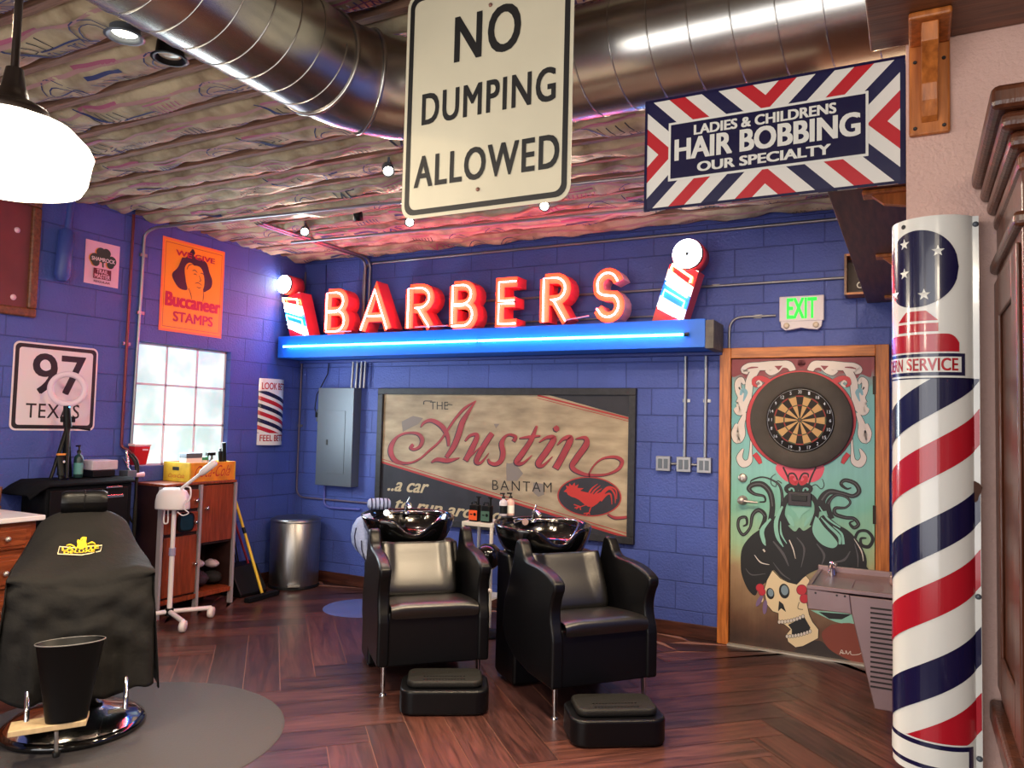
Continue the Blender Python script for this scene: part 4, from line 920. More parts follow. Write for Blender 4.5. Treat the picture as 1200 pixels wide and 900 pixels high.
for p_, c_ in ((.1, (96, 66, 48)), (.24, (150, 122, 92)), (.30, (160, 158, 118)), (.36, (146, 178, 140)), (.5, (116, 176, 158)), (.62, (124, 180, 176)), (.78, (104, 170, 176)), (.9, (112, 166, 170)), (.955, (128, 52, 62))): k = e.new(p_); k.color = L(*c_)
Lk(mr.outputs[0], rp.inputs[0]); mx = N('ShaderNodeMix'); mx.data_type = 'RGBA'; mx.blend_type = 'MULTIPLY'; mx.inputs[0].default_value = .3; Lk(rp.outputs[0], mx.inputs[6]); Lk(ng.outputs[0], mx.inputs[7])
gm = N('ShaderNodeMix'); gm.data_type = 'RGBA'; gm.blend_type = 'ADD'; gm.inputs[0].default_value = .25; Lk(mx.outputs[2], gm.inputs[6]); Lk(rp.outputs[0], gm.inputs[7]); Lk(gm.outputs[2], pb.inputs['Base Color']); pb.inputs['Roughness'].default_value = .5
b = MB(); b.box((DX0, dy+.0005, .012), (DX1, -.005, DZ1), mm)
A = Art(b, lambda x, y: W(x, y, 1, dy), (0, -1, 0), .00025)
C3 = lambda pts: [(855+x/6.857, 415+y/6.857) for x, y in pts]; C4 = lambda pts: [(855+x/6.857, 535+y/6.857) for x, y in pts]; C5 = lambda pts: [(855+x/6.857, 650+y/6.857) for x, y in pts]
sc_ = 6.857
mk = lambda n, c: mat('paint_'+n, L(*c), .5)
p_w, p_dk, p_red, p_pink, p_blk, p_gry, p_teal, p_bone, p_bl, p_hl, p_dred, p_wdk = mk('white', (214, 204, 200)), mk('outline', (40, 44, 50)), mk('red', (190, 44, 58)), mk('pink', (216, 82, 104)), mk('black', (24, 23, 25)), mk('grey', (84, 80, 84)), mk('teal', (138, 194, 176)), mk('bone', (228, 206, 166)), mk('eye', (126, 146, 158)), mk('highlight', (214, 204, 194)), mk('darkred', (128, 40, 56)), mk('skyblue', (120, 168, 186))
def ol(pts, ws, m=p_w, ow=9, k=None):
    ws = ws if isinstance(ws, (list, tuple)) else [ws]*len(pts)
    if k: A.k = k
    A.line(pts, [(w_*1.2+ow)/sc_ for w_ in ws], p_dk); A.line(pts, [w_*1.2/sc_ for w_ in ws], m)
mir = lambda pts: [(1156-x, y) for x, y in pts]
for side in (0, 1):
    g = (lambda p: C3(mir(p))) if side else C3
    A.k = 0; A.poly(g([(20, 40), (560, 40), (560, 120), (300, 130), (150, 200), (100, 160), (20, 180)]), p_dred, True)
    A.k = 2
    for pts, ws in (([(512, 135), (478, 88), (420, 82), (330, 92), (240, 98), (160, 106), (118, 128), (150, 150)], [40, 50, 46, 60, 54, 58, 48, 20]),
                    ([(420, 95), (380, 130), (330, 150), (290, 130)], [24, 34, 34, 16]), ([(230, 110), (190, 160), (160, 230), (152, 320), (130, 410), (80, 455), (45, 430)], [36, 54, 52, 46, 56, 64, 26]),
                    ([(120, 240), (95, 205), (68, 230), (72, 290), (95, 350), (70, 400), (60, 400)], [14, 34, 40, 44, 48, 40, 16]), ([(130, 470), (95, 560), (90, 640), (65, 680), (45, 630), (60, 560)], [20, 44, 60, 64, 50, 20]),
                    ([(175, 640), (170, 780), (160, 860), (110, 880), (80, 830), (110, 760)], [8, 16, 34, 50, 40, 8])): ol(g(pts), ws, p_w, 9, 3)
    A.k = 5; A.poly(g([(360, 95), (425, 92), (395, 130)]), p_dred); A.line(g([(140, 118), (180, 108), (230, 106)]), [1.2, 2.2, 1], p_dred); A.line(g([(420, 135), (440, 118), (470, 124)]), [2, 3, 1], p_dred)
    A.line(g([(88, 330), (105, 290), (130, 310), (110, 380)]), [2, 5, 5, 1], p_wdk); A.line(g([(75, 265), (85, 285)]), [2, 1.5], p_dk)
    A.k = 3; ol(g([(320, 225), (260, 195), (205, 200), (195, 240), (225, 262)]), [40, 34, 28, 24, 10], p_red, 6, 4); A.line(g([(225, 262), (255, 240), (235, 215), (215, 230)]), [2, 2.5, 2, 1], p_w)
    A.k = 3; ol(g([(200, 800), (230, 840), (250, 880)]), [30, 34, 20], p_red, 6, 4)
c3 = C3([(575, 530)])[0]; A.k = 5; A.ell(c3[0], c3[1], 446/sc_, 403/sc_, p_dk, 0, 48); A.ell(c3[0], c3[1], 440/sc_, 398/sc_, p_red, 0, 48)
A.k = 6; A.poly(C4([(380, 60), (372, 105), (420, 170), (480, 205), (620, 210), (700, 195), (745, 150), (760, 80), (700, 60), (560, 90), (440, 60)]), p_pink, True)
for p in ([(430, 85), (470, 170), (490, 240)], [(695, 85), (655, 170), (630, 250)]): A.k = 8; A.line(C4(p), 2, p_blk)
for g in (C4, lambda p: C4([(1108-x, y) for x, y in p])):
    A.k = 8; A.line(g([(545, 290), (548, 200), (520, 140), (480, 140), (475, 170)]), [2, 2, 2, 2, 1], p_blk); A.line(g([(548, 190), (530, 215), (500, 200), (495, 170), (520, 165)]), [2, 5, 5, 4, 2], p_red)
    A.k = 8; A.line(g([(540, 290), (530, 245), (490, 230), (455, 255), (470, 285), (500, 280), (495, 262)]), [4, 5, 5, 5, 4, 3, 2], p_blk)
# hair
A.k = 7
TEN = [([(330, 520), (345, 400), (325, 290), (265, 225), (190, 225), (155, 260), (200, 300), (275, 318), (285, 360), (240, 365)], [46, 44, 46, 48, 44, 38, 26, 20, 16, 10]),
       ([(250, 590), (285, 480), (235, 430), (185, 470), (165, 570), (110, 628), (70, 570), (78, 500), (130, 488), (140, 540), (108, 560)], [34, 34, 36, 30, 22, 26, 24, 26, 24, 20, 10]),
       ([(400, 520), (425, 360), (405, 240), (345, 190), (260, 165), (180, 190), (165, 220)], [26, 26, 20, 14, 12, 12, 4]), ([(420, 215), (385, 195), (370, 240), (335, 220), (335, 170), (370, 140)], [7, 7, 7, 7, 6, 4]),
       ([(745, 440), (740, 350), (800, 285), (900, 295), (990, 318), (1040, 280), (1010, 218), (930, 190), (895, 220), (940, 258), (978, 250)], [70, 66, 50, 34, 34, 40, 36, 32, 28, 18, 8]),
       ([(820, 500), (790, 380), (850, 310), (930, 322), (970, 368), (930, 410), (850, 415), (850, 462), (930, 490), (1000, 498), (1035, 545), (1000, 572), (965, 535), (1000, 515)], [46, 38, 26, 20, 20, 18, 28, 34, 30, 28, 32, 30, 18, 8]),
       ([(1000, 680), (1035, 605), (1105, 600), (1150, 660), (1120, 722), (1062, 712), (1055, 660), (1100, 655)], [24, 24, 24, 28, 30, 26, 22, 10]), ([(640, 255), (690, 225), (735, 260), (760, 230), (745, 180)], [7, 7, 7, 7, 5])]
for p, ws in TEN: A.k = 8; A.line(C4(p), [w_/sc_ for w_ in ws], p_blk)
for p, ws in TEN[:6]: A.k = 9; A.line(C4(p[1:-2]), [w_*.2/sc_ for w_ in ws[1:-2]], p_gry)
A.k = 9; A.line(C4([(455, 560), (425, 470), (440, 380), (490, 310), (620, 305), (690, 360), (700, 450), (670, 560)]), [w_/sc_ for w_ in (70, 40, 40, 44, 44, 40, 40, 60)], p_blk)
A.k = 9; A.poly(C4([(252, 580), (330, 500), (410, 470), (440, 520), (520, 600), (560, 570), (600, 595), (680, 540), (760, 470), (870, 545), (960, 600), (1040, 690), (1095, 800), (1100, 880), (1088, 912), (760, 910), (690, 915), (600, 965), (570, 1010), (530, 1030), (480, 1010), (410, 970), (345, 910), (300, 1000), (240, 1050), (205, 1115), (150, 1070), (105, 970), (90, 880), (100, 740), (170, 640)]), p_blk, True)
A.k = 10; A.poly(C4([(690, 480), (715, 500), (755, 560), (830, 640), (868, 700), (830, 735), (750, 710), (690, 650), (665, 580)]), p_teal, True)
for p, ws in (([(425, 400), (375, 520), (385, 640), (432, 725)], [14, 34, 30, 6]), ([(330, 500), (262, 590), (275, 680), (290, 715)], [14, 36, 30, 4]), ([(410, 520), (415, 620), (460, 700)], [4, 16, 4]), ([(735, 490), (800, 560), (880, 640), (885, 705)], [6, 20, 24, 18]), ([(720, 400), (790, 500), (890, 570)], [6, 16, 10]), ([(830, 560), (900, 620), (915, 705)], [4, 18, 22])): A.k = 11; A.line(C4(p), [w_/sc_ for w_ in ws], p_teal)
A.k = 11; A.poly(C4([(466, 462), (502, 492), (520, 555), (497, 556), (468, 515)]), p_teal, True); A.k = 11; A.poly(C4([(492, 414), (642, 416), (588, 462), (560, 500), (530, 452)]), p_teal, True); A.k = 11; A.poly(C4([(672, 462), (614, 508), (598, 566), (640, 524)]), p_teal, True)
for p, ws, m in (([(200, 790), (250, 850), (320, 868)], [4, 10, 4], p_hl), ([(270, 745), (285, 765)], [14, 12], p_hl), ([(480, 670), (510, 740), (530, 820)], [8, 10, 3], p_hl), ([(1005, 700), (1030, 800), (1030, 890)], [4, 12, 4], p_gry), ([(1000, 660), (1060, 760), (1075, 840)], [4, 10, 4], p_hl), ([(350, 680), (430, 780), (475, 880)], [10, 22, 6], p_gry), ([(540, 650), (600, 740), (575, 890)], [6, 16, 4], p_gry), ([(700, 700), (760, 790), (740, 870)], [6, 20, 4], p_gry), ([(830, 850), (920, 830), (970, 760)], [4, 20, 6], p_gry), ([(130, 900), (180, 950), (290, 940)], [4, 10, 4], p_gry), ([(350, 850), (420, 940), (490, 990)], [4, 12, 4], p_gry)): A.k = 12; A.line(C4(p), [w_/sc_ for w_ in ws], m)
# skull
sk = [(345, 122), (300, 205), (276, 290), (300, 400), (345, 455), (392, 470), (392, 540), (440, 560), (490, 600), (455, 640), (470, 700), (530, 745), (590, 735), (712, 672), (716, 600), (668, 540), (640, 480), (622, 390), (612, 290), (645, 205), (615, 168), (590, 185), (540, 238), (470, 220), (410, 190)]
A.k = 12; A.poly(C5(sk), p_bone)
A.k = 13; A.line(C5(sk+[sk[0]]), 5/sc_, p_blk, sm=False)
for cx, cy, rx, ry, ro in ((440, 292, 42, 60, -.15), (328, 312, 32, 46, -.2)): q = C5([(cx, cy)])[0]; A.k = 14; A.ell(*q, rx/sc_, ry/sc_, p_blk, ro); A.ell(q[0]+.4, q[1]-1, rx*.68/sc_, ry*.68/sc_, p_bl, ro)
A.k = 14; A.poly(C5([(398, 370), (390, 455), (415, 430), (455, 460), (430, 395)]), p_blk); A.k = 14; A.poly(C5([(470, 562), (600, 498), (650, 585), (640, 615), (500, 655), (500, 600)]), p_blk)
for i in range(9):
    u = i/8; q = C5([(400+190*u, 540-45*u*u)])[0]; A.k = 15; A.ell(q[0], q[1], 14/sc_, 17/sc_, p_blk); A.k = 16; A.ell(q[0], q[1], 11/sc_, 14/sc_, p_hl)
    q = C5([(462+185*u, 655-40*u*u)])[0]; A.k = 15; A.ell(q[0], q[1], 13/sc_, 17/sc_, p_blk); A.k = 16; A.ell(q[0], q[1], 10/sc_, 14/sc_, p_hl)
A.k = 14; A.line(C5([(560, 380), (550, 430), (590, 440)]), 5/sc_, p_blk)
for cx, cy, r, m in ((580, 282, 38, p_red), (602, 352, 34, p_red), (245, 265, 30, p_red), (262, 300, 26, p_red), (232, 255, 14, mk('orange', (214, 100, 60)))): q = C5([(cx, cy)])[0]; A.k = 17; A.ell(*q, r*1.15/sc_, r*1.15/sc_, p_dred); A.k = 18; A.ell(*q, r/sc_, r/sc_, m)
for cx, cy, rx, ry, ro in ((240, 370, 18, 50, .5), (285, 420, 18, 58, .1), (262, 360, 10, 20, 0)): q = C5([(cx, cy)])[0]; A.k = 17; A.ell(*q, rx/sc_, ry/sc_, mk('lilac', (120, 96, 136)) if rx > 12 else p_bone, ro)
A.k = 2; A.poly(C5([(650, 445), (980, 480), (1010, 560), (870, 545), (760, 500)]), p_teal, True); A.k = 3; A.poly(C5([(715, 460), (980, 480), (900, 520), (800, 515)]), p_blk)
A.k = 2; A.poly(C5([(820, 560), (1030, 575), (1100, 870), (830, 780), (740, 640)]), mk('rust', (128, 60, 46)), True); A.k = 1; A.poly(C5([(560, 745), (720, 690), (850, 790), (1095, 850), (1095, 880), (560, 800)]), mk('soil', (48, 38, 36)), True)
A.k = 4; A.line(C5([(885, 800), (900, 765), (915, 795), (890, 780), (930, 795), (935, 770), (950, 800), (970, 775), (975, 800), (1000, 805), (1040, 800), (1060, 790), (1070, 810)]), .7, p_hl)
struct(b.build('painted_panel', dt))
b = MB()
for x, z in ((DX1+.002, 1.83), (DX1+.002, .98), (DX1+.002, .2)): b.box((x-.012, -.05, z-.06), (x+.008, -.028, z+.06), mat('dark_hinge', L(50, 40, 34), .5, .6))
struct(b.each('hinge', dt))
m_lock = mat('lock_metal', L(186, 176, 170), .35, .7)
for px, py, nm in ((870.5, 560, 'deadbolt'), (870.5, 586, 'door_knob')):
    c = W(px, py, 1, dy); b = MB(); prof = [(.032, 0), (.03, .012), (.022, .016), (0, .018)] if nm == 'deadbolt' else [(.034, 0), (.03, .008), (.014, .012), (.014, .03), (.026, .04), (.028, .055), (.018, .066), (0, .068)]
    b.lathe(prof, (c.x, dy-.003, c.z), m_lock, 20, (V((1, 0, 0)), V((0, 0, 1)), V((0, -1, 0))))
    if nm == 'deadbolt': b.box((c.x-.004, dy-.034, c.z-.014), (c.x+.004, dy-.02, c.z+.014), m_lock)
    if nm == 'door_knob': b.tube([(c.x, dy-.058, c.z), (c.x+.06, dy-.06, c.z-.004), (c.x+.11, dy-.055, c.z-.006)], [.011, .009, .007], m_lock, 8)
    struct(b.build(nm, dt))
c = W(937, 585, 1, dy); b = MB(); b.box((c.x-.075, dy-.012, c.z-.045), (c.x+.075, dy-.003, c.z+.045), mat('dark_bracket', L(60, 54, 56), .4, .5)); b.box((c.x-.05, dy-.02, c.z-.012), (c.x+.05, dy-.012, c.z+.03), m_signblack); struct(b.build('latch_plate', dt, bevel=.003))
# dartboard with its round surround
cs = W(938, 492.5, 1, dy); AX = (V((1, 0, 0)), V((0, 0, 1)), V((0, -1, 0)))
RS = (W(998, 492, 1, dy-.03)-W(877.8, 492, 1, dy-.03)).length/2
t = thing('dartboard_surround', (cs.x, dy-.02, cs.z-RS), 'round dark grey dartboard surround on the painted door', 'dartboard surround')
m_sur = mat('surround_grey', L(74, 68, 64), .85, noise=(7, .16)); RD = .2255*1.0
cdp = W(934.5, 494, 1, dy-.045)
b = MB(); b.lathe([(RD*.98, .003), (RS, .003), (RS, .026), (RS-.006, .032), (RD+.004, .032), (RD*.98, .028), (RD*.98, .003)], (cs.x, dy, cs.z), m_sur, 64, AX); b.build('foam_ring', t)
cdp = V((cs.x, 0, cs.z))
t = thing('dartboard', (cdp.x, dy-.03, cdp.z-RD), 'round dartboard with black and tan wedges inside the grey surround', 'dartboard')
m_db, m_dt, m_dr, m_dg = mat('dart_black', L(38, 33, 32), .8), mat('dart_tan', L(190, 152, 104), .8), mat('dart_red', L(134, 54, 50), .8), mat('dart_green', L(70, 78, 62), .8)
b = MB(); b.lathe([(RD*.97, .003), (RD*.97, .036), (0, .036)], (cdp.x, dy, cdp.z), m_db, 64, AX); b.build('backing', t)
b = MB(); A = Art(b, lambda x, y: (cdp.x+x, dy-.0365, cdp.z+y), (0, -1, 0), .0003)
for i in range(20):
    a0 = math.radians(90-9+18*i); a1 = a0+math.radians(18)
    for r0_, r1_, m in ((.016, .099, m_db if i % 2 == 0 else m_dt), (.099, .107, m_dr if i % 2 == 0 else m_dg), (.107, .162, m_db if i % 2 == 0 else m_dt), (.162, .17, m_dr if i % 2 == 0 else m_dg)):
        A.k = 1; P = [(r_*math.cos(a), r_*math.sin(a)) for r_, a in ((r0_, a0), (r1_, a0), (r1_, (a0+a1)/2), (r1_, a1), (r0_, a1))]; A.poly(P, m)
A.k = 1; A.ell(0, 0, .016, .016, m_dg); A.ell(0, 0, .0064, .0064, m_dr)
for i, nn in enumerate((20, 5, 12, 9, 14, 11, 8, 16, 7, 19, 3, 17, 2, 15, 10, 6, 13, 4, 18, 1)):
    a = PI/2+2*PI*i/20; x, y = .194*math.cos(a), .194*math.sin(a); wd = .012*(1 if nn < 10 else 1.9); A.k = 2; A.text(str(nn), x-wd/2, y-.011, x+wd/2, y-.011, m_conduit, x-wd/2, y+.011)
b.build('playing_face', t)
b = MB(); b.tube([(cdp.x+.213*math.cos(a), dy-.037, cdp.z+.213*math.sin(a)) for a in [2*PI*i/48 for i in range(48)]], .0018, m_conduit, 5, closed=True); b.build('number_ring', t)
# ---------------------------------------------------------------- drinking fountain
t = thing('drinking_fountain', (5.2, -1.35, .25), 'stainless steel wall drinking fountain beside the painted door', 'drinking fountain')
m_fst = mat('fountain_steel', L(140, 118, 118), .36, .7, noise=(4, .08))
FX, FY0, FY1, FZ = 4.83, -1.62, -1.10, .77
b = MB(); b.prism([(5.03, .655), (5.02, .742), (5.49, .742), (5.49, .235), (5.128, .235)], lambda u, v, d: (u, d, v), FY0, FY1, m_fst); b.build('cabinet', t, bevel=.004)
b = MB(); b.prism([(FX+.005, .655), (FX, FZ-.018), (5.02, FZ-.026), (5.03, .655)], lambda u, v, d: (u, d, v), FY0+.0005, FY1, m_fst); b.build('front_apron', t, bevel=.003)
b = MB()
for lo, hi in (((FX, FY0-.004, FZ-.02), (5.49, FY0+.02, FZ)), ((FX, FY1-.02, FZ-.02), (5.49, FY1, FZ+.02)), ((FX, FY0, FZ-.02), (FX+.02, FY1, FZ)), ((5.40, FY0, FZ-.02), (5.49, FY1, FZ))): b.box(lo, hi, m_fst)
b.grid([[(FX+.02+.38*i/8, FY0+.02+(FY1-FY0-.04)*j/8, FZ-.008-.028*(math.sin(PI*i/8)*math.sin(PI*j/8))**.5) for j in range(9)] for i in range(9)], m_fst); b.build('basin', t, bevel=.003)
m_vent = mat('vent_dark', L(30, 26, 26), .8)
b = MB()
for col in range(3):
    for k in range(17): x0_ = 5.105+.005+col*.128; z = .70-.0225*k; b.box((x0_, FY0-.0012, z-.0085), (x0_+.108, FY0+.001, z), m_vent)
b.build('vent_slots', t)
b = MB(); b.tube([(4.90, FY1-.05, FZ-.01), (4.895, FY1-.05, FZ+.02), (4.90, FY1-.06, FZ+.045), (4.925, FY1-.07, FZ+.035)], .012, m_chrome, 10); b.tube([(4.905, FY1-.1, FZ-.02), (4.905, FY1-.1, FZ+.02)], .009, m_chrome, 8); b.lathe([(.024, 0), (.02, .02), (.01, .035)], (4.90, FY1-.05, FZ-.02), m_chrome, 14); b.build('bubbler', t)
b = MB(); b.box((5.18, FY1-.2, FZ-.02), (5.30, FY1-.08, FZ+.035), m_fst); b.lathe([(.03, 0), (.03, .03), (.02, .04)], (5.28, FY1-.3, FZ-.02), m_chrome, 14); b.build('splash_guard', t, bevel=.012)
b = MB()
for x in (4.87, 4.965, 5.0): b.lathe([(.005, 0), (.004, .002)], (x, FY0-.001, .735), m_signblack, 8, (V((1, 0, 0)), V((0, 0, 1)), V((0, -1, 0))))
b.each('screw', t)
# ---------------------------------------------------------------- shampoo chairs
def chair():
    t = thing('shampoo_chair', (0, 0, 0), '', 'chair', 'shampoo chairs'); bl = dict(local=True); Wd = .64
    b = MB(); b.prism([(.012, .165), (.012, .455), (.06, .46), (.5, .43), (.66, .42), (.66, .30), (.56, .24), (.5, .2), (.3, .165)], lambda u, v, d: (d, u, v), .06, Wd-.06, m_black_leather); b.build('base', t, bevel=.008, **bl)
    prof = [(0, .165), (0, .40), (.008, .44), (.022, .475), (.032, .51), (.035, .545), (.03, .58), (.016, .62), (.002, .645), (-.006, .66), (-.008, .69), (.006, .708), (.05, .728), (.12, .746), (.20, .756), (.28, .758), (.345, .762), (.385, .782), (.41, .815), (.432, .845), (.46, .86), (.485, .852), (.505, .82), (.53, .74), (.58, .62), (.64, .5), (.66, .42), (.66, .32), (.6, .25), (.5, .20), (.3, .165)]
    prof = [(q.x, q.y) for q in curve(prof[1:-2], None, 3)[0]]+prof[-2:]+prof[:1]
    for x in (0, Wd-.068): b = MB(); b.prism(prof, lambda u, v, d: (d, u, v), x, x+.068, m_black_leather, True); b.build('armrest', t, bevel=.016, seg=3, **bl)
    b = MB(); b.prism([(.55, .012), (.55, .3), (.6, .42), (.63, .62), (.68, .74), (.84, .74), (.84, .03), (.8, .012)], lambda u, v, d: (d, u, v), .03, Wd-.03, m_black_leather); b.build('pedestal', t, bevel=.015, **bl)
    b = MB(); G_ = []
    sp = [(-.004, .425), (-.016, .465), (-.014, .492), (.012, .507), (.08, .505), (.2, .496), (.34, .48), (.44, .47), (.44, .40)]
    for i in range(13):
        x = .072+(Wd-.144)*i/12; e_ = min(1, (i if i < 6 else 12-i)/1.5); G_.append([(x, u, v-(.012*(1-e_) if v > .46 else 0)) for u, v in sp])
    b.grid(G_, m_back_leather); b.build('seat_cushion', t, sub=1, **bl)
    b = MB(); bp_ = [(.335, .47), (.36, .53), (.392, .59), (.42, .635), (.442, .675), (.462, .715), (.482, .755), (.49, .765)]
    G_ = []
    for i in range(17):
        s_ = -1+2*i/16; bulge = .055*max(0, (abs(s_)-.62)/.38)**1.0 if abs(s_) < .9 else .055*(1-(abs(s_)-.9)/.1*.8)
        G_.append([(Wd/2-.025+s_*.228, u-(bulge*.75*min(1, k/2.5)), v+bulge*.25*min(1, k/2.5)) for k, (u, v) in enumerate(bp_)])
    b.grid(G_, m_back_leather); b.build('backrest', t, solid=.05, sub=1, **bl)
    # bowl
    cx, cy, rx, ry = Wd/2-.035, .735, .303, .25; b = MB(); nA = 48
    def ringp(f, z, neck=0, fy=None):
        o = []
        for k in range(nA):
            a = 2*PI*k/nA; sx_, sy_ = math.cos(a), math.sin(a); q = abs(((a-3*PI/2+PI) % (2*PI))-PI)
            dip = neck*max(0, 1-(q/.42)**2) if q < .42 else 0
            sq = (abs(sx_)**4+abs(sy_)**4)**-.25*.35+.65
            o.append((cx+rx*f*sx_*sq, cy+ry*(fy or f)*sy_*sq, z-dip+.012*sy_))
        return o
    rings = [ringp(.5, .70), ringp(.72, .725), ringp(.9, .79, .02), ringp(.985, .87, .075), ringp(1.0, .905, .085), ringp(.975, .914, .088), ringp(.93, .905, .085), ringp(.87, .86, .045), ringp(.76, .79, .005), ringp(.5, .765), ringp(.08, .76)]
    b.grid([r_+[r_[0]] for r_ in rings], m_black_gloss); bo = b.build('wash_bowl', t, sub=1, **bl)
    b = MB(); b.tube([(cx+.03, cy+.2, .895), (cx+.03, cy+.2, .955), (cx+.03, cy+.15, .965), (cx+.03, cy+.1, .945)], .012, m_chrome, 10); b.lathe([(.022, 0), (.022, .012), (.014, .02)], (cx+.03, cy+.2, .89), m_chrome, 14); b.tube([(cx+.03, cy+.2, .955), (cx+.05, cy+.205, 1.0)], .006, m_chrome, 8); b.build('faucet', bo, **bl)
    b = MB(); b.tube([(cx-.14, cy+.1, .895), (cx-.13, cy+.0, .925), (cx-.15, cy-.07, .93)], [.011, .013, .02], m_chrome, 10); b.build('spray_head', bo, **bl)
    b = MB(); P = curve([(cx-.14, cy+.1, .9), (cx-.1, cy+.18, .91), (cx+.1, cy+.19, .905), (cx+.2, cy+.1, .915), (cx+.22, cy-.05, .915), (cx+.1, cy-.2, .85), (cx+.04, cy-.226, .826)], None, 6)[0]; b.tube(P, .006, m_chrome, 6); b.build('spray_hose', bo, **bl)
    for x in (.05, Wd-.05): b = MB(); b.tube([(x, .06, .165), (x, .055, .012)], [.015, .011], m_chrome, 10); b.lathe([(.019, 0), (.019, .008), (.01, .014)], (x, .055, 0), m_chrome, 14); b.build('leg', t, **bl)
    b = MB(); b.tube([(Wd-.02, .28, .5), (Wd+.035, .22, .51)], .007, m_chrome, 8); b.tube([(Wd+.035, .22, .51), (Wd+.06, .19, .512)], .013, m_white_plastic, 10); b.build('recline_lever', t, **bl)
    return t
ch1 = chair(); ch2 = copy_tree(ch1)
ch1.location = (2.70, -2.20, 0); ch1.rotation_euler.z = math.radians(46); ch1['label'] = 'black leather shampoo chair with a striped towel behind its wash bowl'
ch2.location = (3.66, -2.01, 0); ch2.rotation_euler.z = math.radians(51); ch2['label'] = 'black leather shampoo chair with wash bowl nearer the painted door'
def footstep():
    t = thing('footrest', (0, 0, 0), '', 'footrest', 'black footrest boxes')
    b = MB(); b.prism(rrect(0, 0, .465, .30, .075), lambda u, v, d: (u, v, d), .004, .128, m_black_leather, True); b.build('box', t, bevel=.014, seg=3, local=True)
    b = MB(); b.prism(rrect(.035, .04, .43, .27, .05), lambda u, v, d: (u, v, d), .129, .166, m_rubber, True); b.build('top_pad', t, bevel=.012, seg=2, local=True)
    b = MB()
    for i in range(14): b.box((.12+.016*i, .07, .166), (.13+.016*i, .075, .1685), m_black_leather); b.box((.12+.016*i, .12, .166), (.13+.016*i, .122, .1685), m_black_leather)
    b.build('tread', t, local=True); return t
f1 = footstep(); f2 = copy_tree(f1)
f1.location = (2.953, -2.335, 0); f1.rotation_euler.z = math.radians(32.5); f1['label'] = 'black padded footrest box in front of the left shampoo chair'
f2.location = (3.875, -2.236, 0); f2.rotation_euler.z = math.radians(34); f2['label'] = 'black padded footrest box in front of the shampoo chair nearer the painted door'
# ---------------------------------------------------------------- stand, bottles and towels between the chairs
t = thing('wire_stand', (2.40, -.62, 0), 'slim white metal stand between the shampoo chairs, carrying bottles', 'stand')
sx0, sx1, sy0, sy1, sz = 2.265, 2.52, -.62, -.36, .755
sx0 = W(541, 611, 1, sy0).x; sx1 = W(573, 611, 1, sy0).x+.03; sz = W(556, 612, 1, sy0).z
b = MB(); b.box((sx0, sy0, sz-.03), (sx1, sy1, sz), m_white); b.build('top', t, bevel=.004)
for x in (sx0+.012, sx1-.012):
    for y in (sy0+.012, sy1-.012): b = MB(); b.box((x-.01, y-.01, 0), (x+.01, y+.01, sz-.03), m_white); b.build('leg', t)
b = MB(); b.box((sx0+.015, sy0+.01, .2), (sx1-.015, sy1-.01, .215), m_white); b.build('shelf', t)
def canister(x, y, z, m, lab, label):
    t = thing('pump_bottle', (x, y, z), label, 'bottle', 'bottles on the white stand')
    b = MB(); b.prism(rrect(-.042, -.03, .042, .03, .018), lambda u, v, d: (x+u, y+v, z+d), 0, .125, m_black); b.build('body', t, bevel=.006)
    b = MB(); b.box((x-.036, y-.0312, z+.012), (x+.036, y-.0302, z+.085), lab); b.lathe([(.012, 0), (0, .0005)], (x+.016, y-.032, z+.055), m_black, 14, (V((1, 0, 0)), V((0, 0, 1)), V((0, -1, 0)))); b.box((x-.024, y-.0322, z+.05), (x-.004, y-.0312, z+.058), m_black); b.build('label', t)
    b = MB(); b.tube([(x-.028, y, z+.125), (x-.026, y, z+.145), (x+.01, y, z+.145), (x+.014, y, z+.125)], .006, m_black, 8); b.build('handle', t)
    b = MB(); b.tube([(x+.028, y, z+.125), (x+.028, y, z+.18)], .009, m_black, 8); b.tube([(x+.045, y, z+.182), (x+.01, y, z+.184)], .006, m_black, 8); b.build('pump', t)
canister(sx0+.085, sy0+.05, sz+.001, m_black, mat('label_orange', L(238, 92, 40), .5), 'black pump bottle with a bright orange label')
canister(sx0+.19, sy0+.05, sz+.001, m_black, mat('label_green', L(70, 104, 92), .5), 'black pump bottle with a dark green label')
def pump(x, y, z, r, h, m, lb, label, group='bottles on the white stand', cap=None, name='pump_bottle'):
    t = thing(name, (x, y, z), label, 'bottle', group); cap = cap or m_black
    b = MB(); b.lathe([(0, 0), (r*.95, 0), (r, .006), (r, h*.78), (r*.8, h*.88), (r*.38, h*.93), (r*.38, h)], (x, y, z), m, 16); b.build('body', t)
    if lb:
        b = MB(); b.lathe([(r*1.015, h*.15), (r*1.015, h*.6)], (x, y, z), lb, 16); b.build('label', t)
    b = MB(); b.lathe([(r*.45, h), (r*.45, h*1.1), (r*.2, h*1.12), (r*.2, h*1.28)], (x, y, z), cap, 10); b.tube([(x+r*.3, y, z+h*1.28), (x-r*.9, y-.004, z+h*1.27)], r*.2, cap, 8); b.build('pump', t); return t
m_clear = mat('bottle_clear', L(176, 168, 180), .15); m_pinkb = mat('bottle_pink', L(196, 158, 150), .3); m_tealb = mat('bottle_dark_teal', L(26, 54, 56), .3)
def cw2(x, y, z):
    a = math.radians(51); return V((3.66+x*math.cos(a)-y*math.sin(a), -2.01+x*math.sin(a)+y*math.cos(a), z))
q = cw2(.11, .95, .932); pump(q.x, q.y, q.z, .026, .11, m_clear, m_black, 'clear pump bottle with a black label on the wash bowl rim', 'bottles on the wash bowl rim')
q = cw2(.165, .965, .932); pump(q.x, q.y, q.z, .026, .11, m_pinkb, m_offwhite, 'pinkish pump bottle with a pale label on the wash bowl rim', 'bottles on the wash bowl rim')
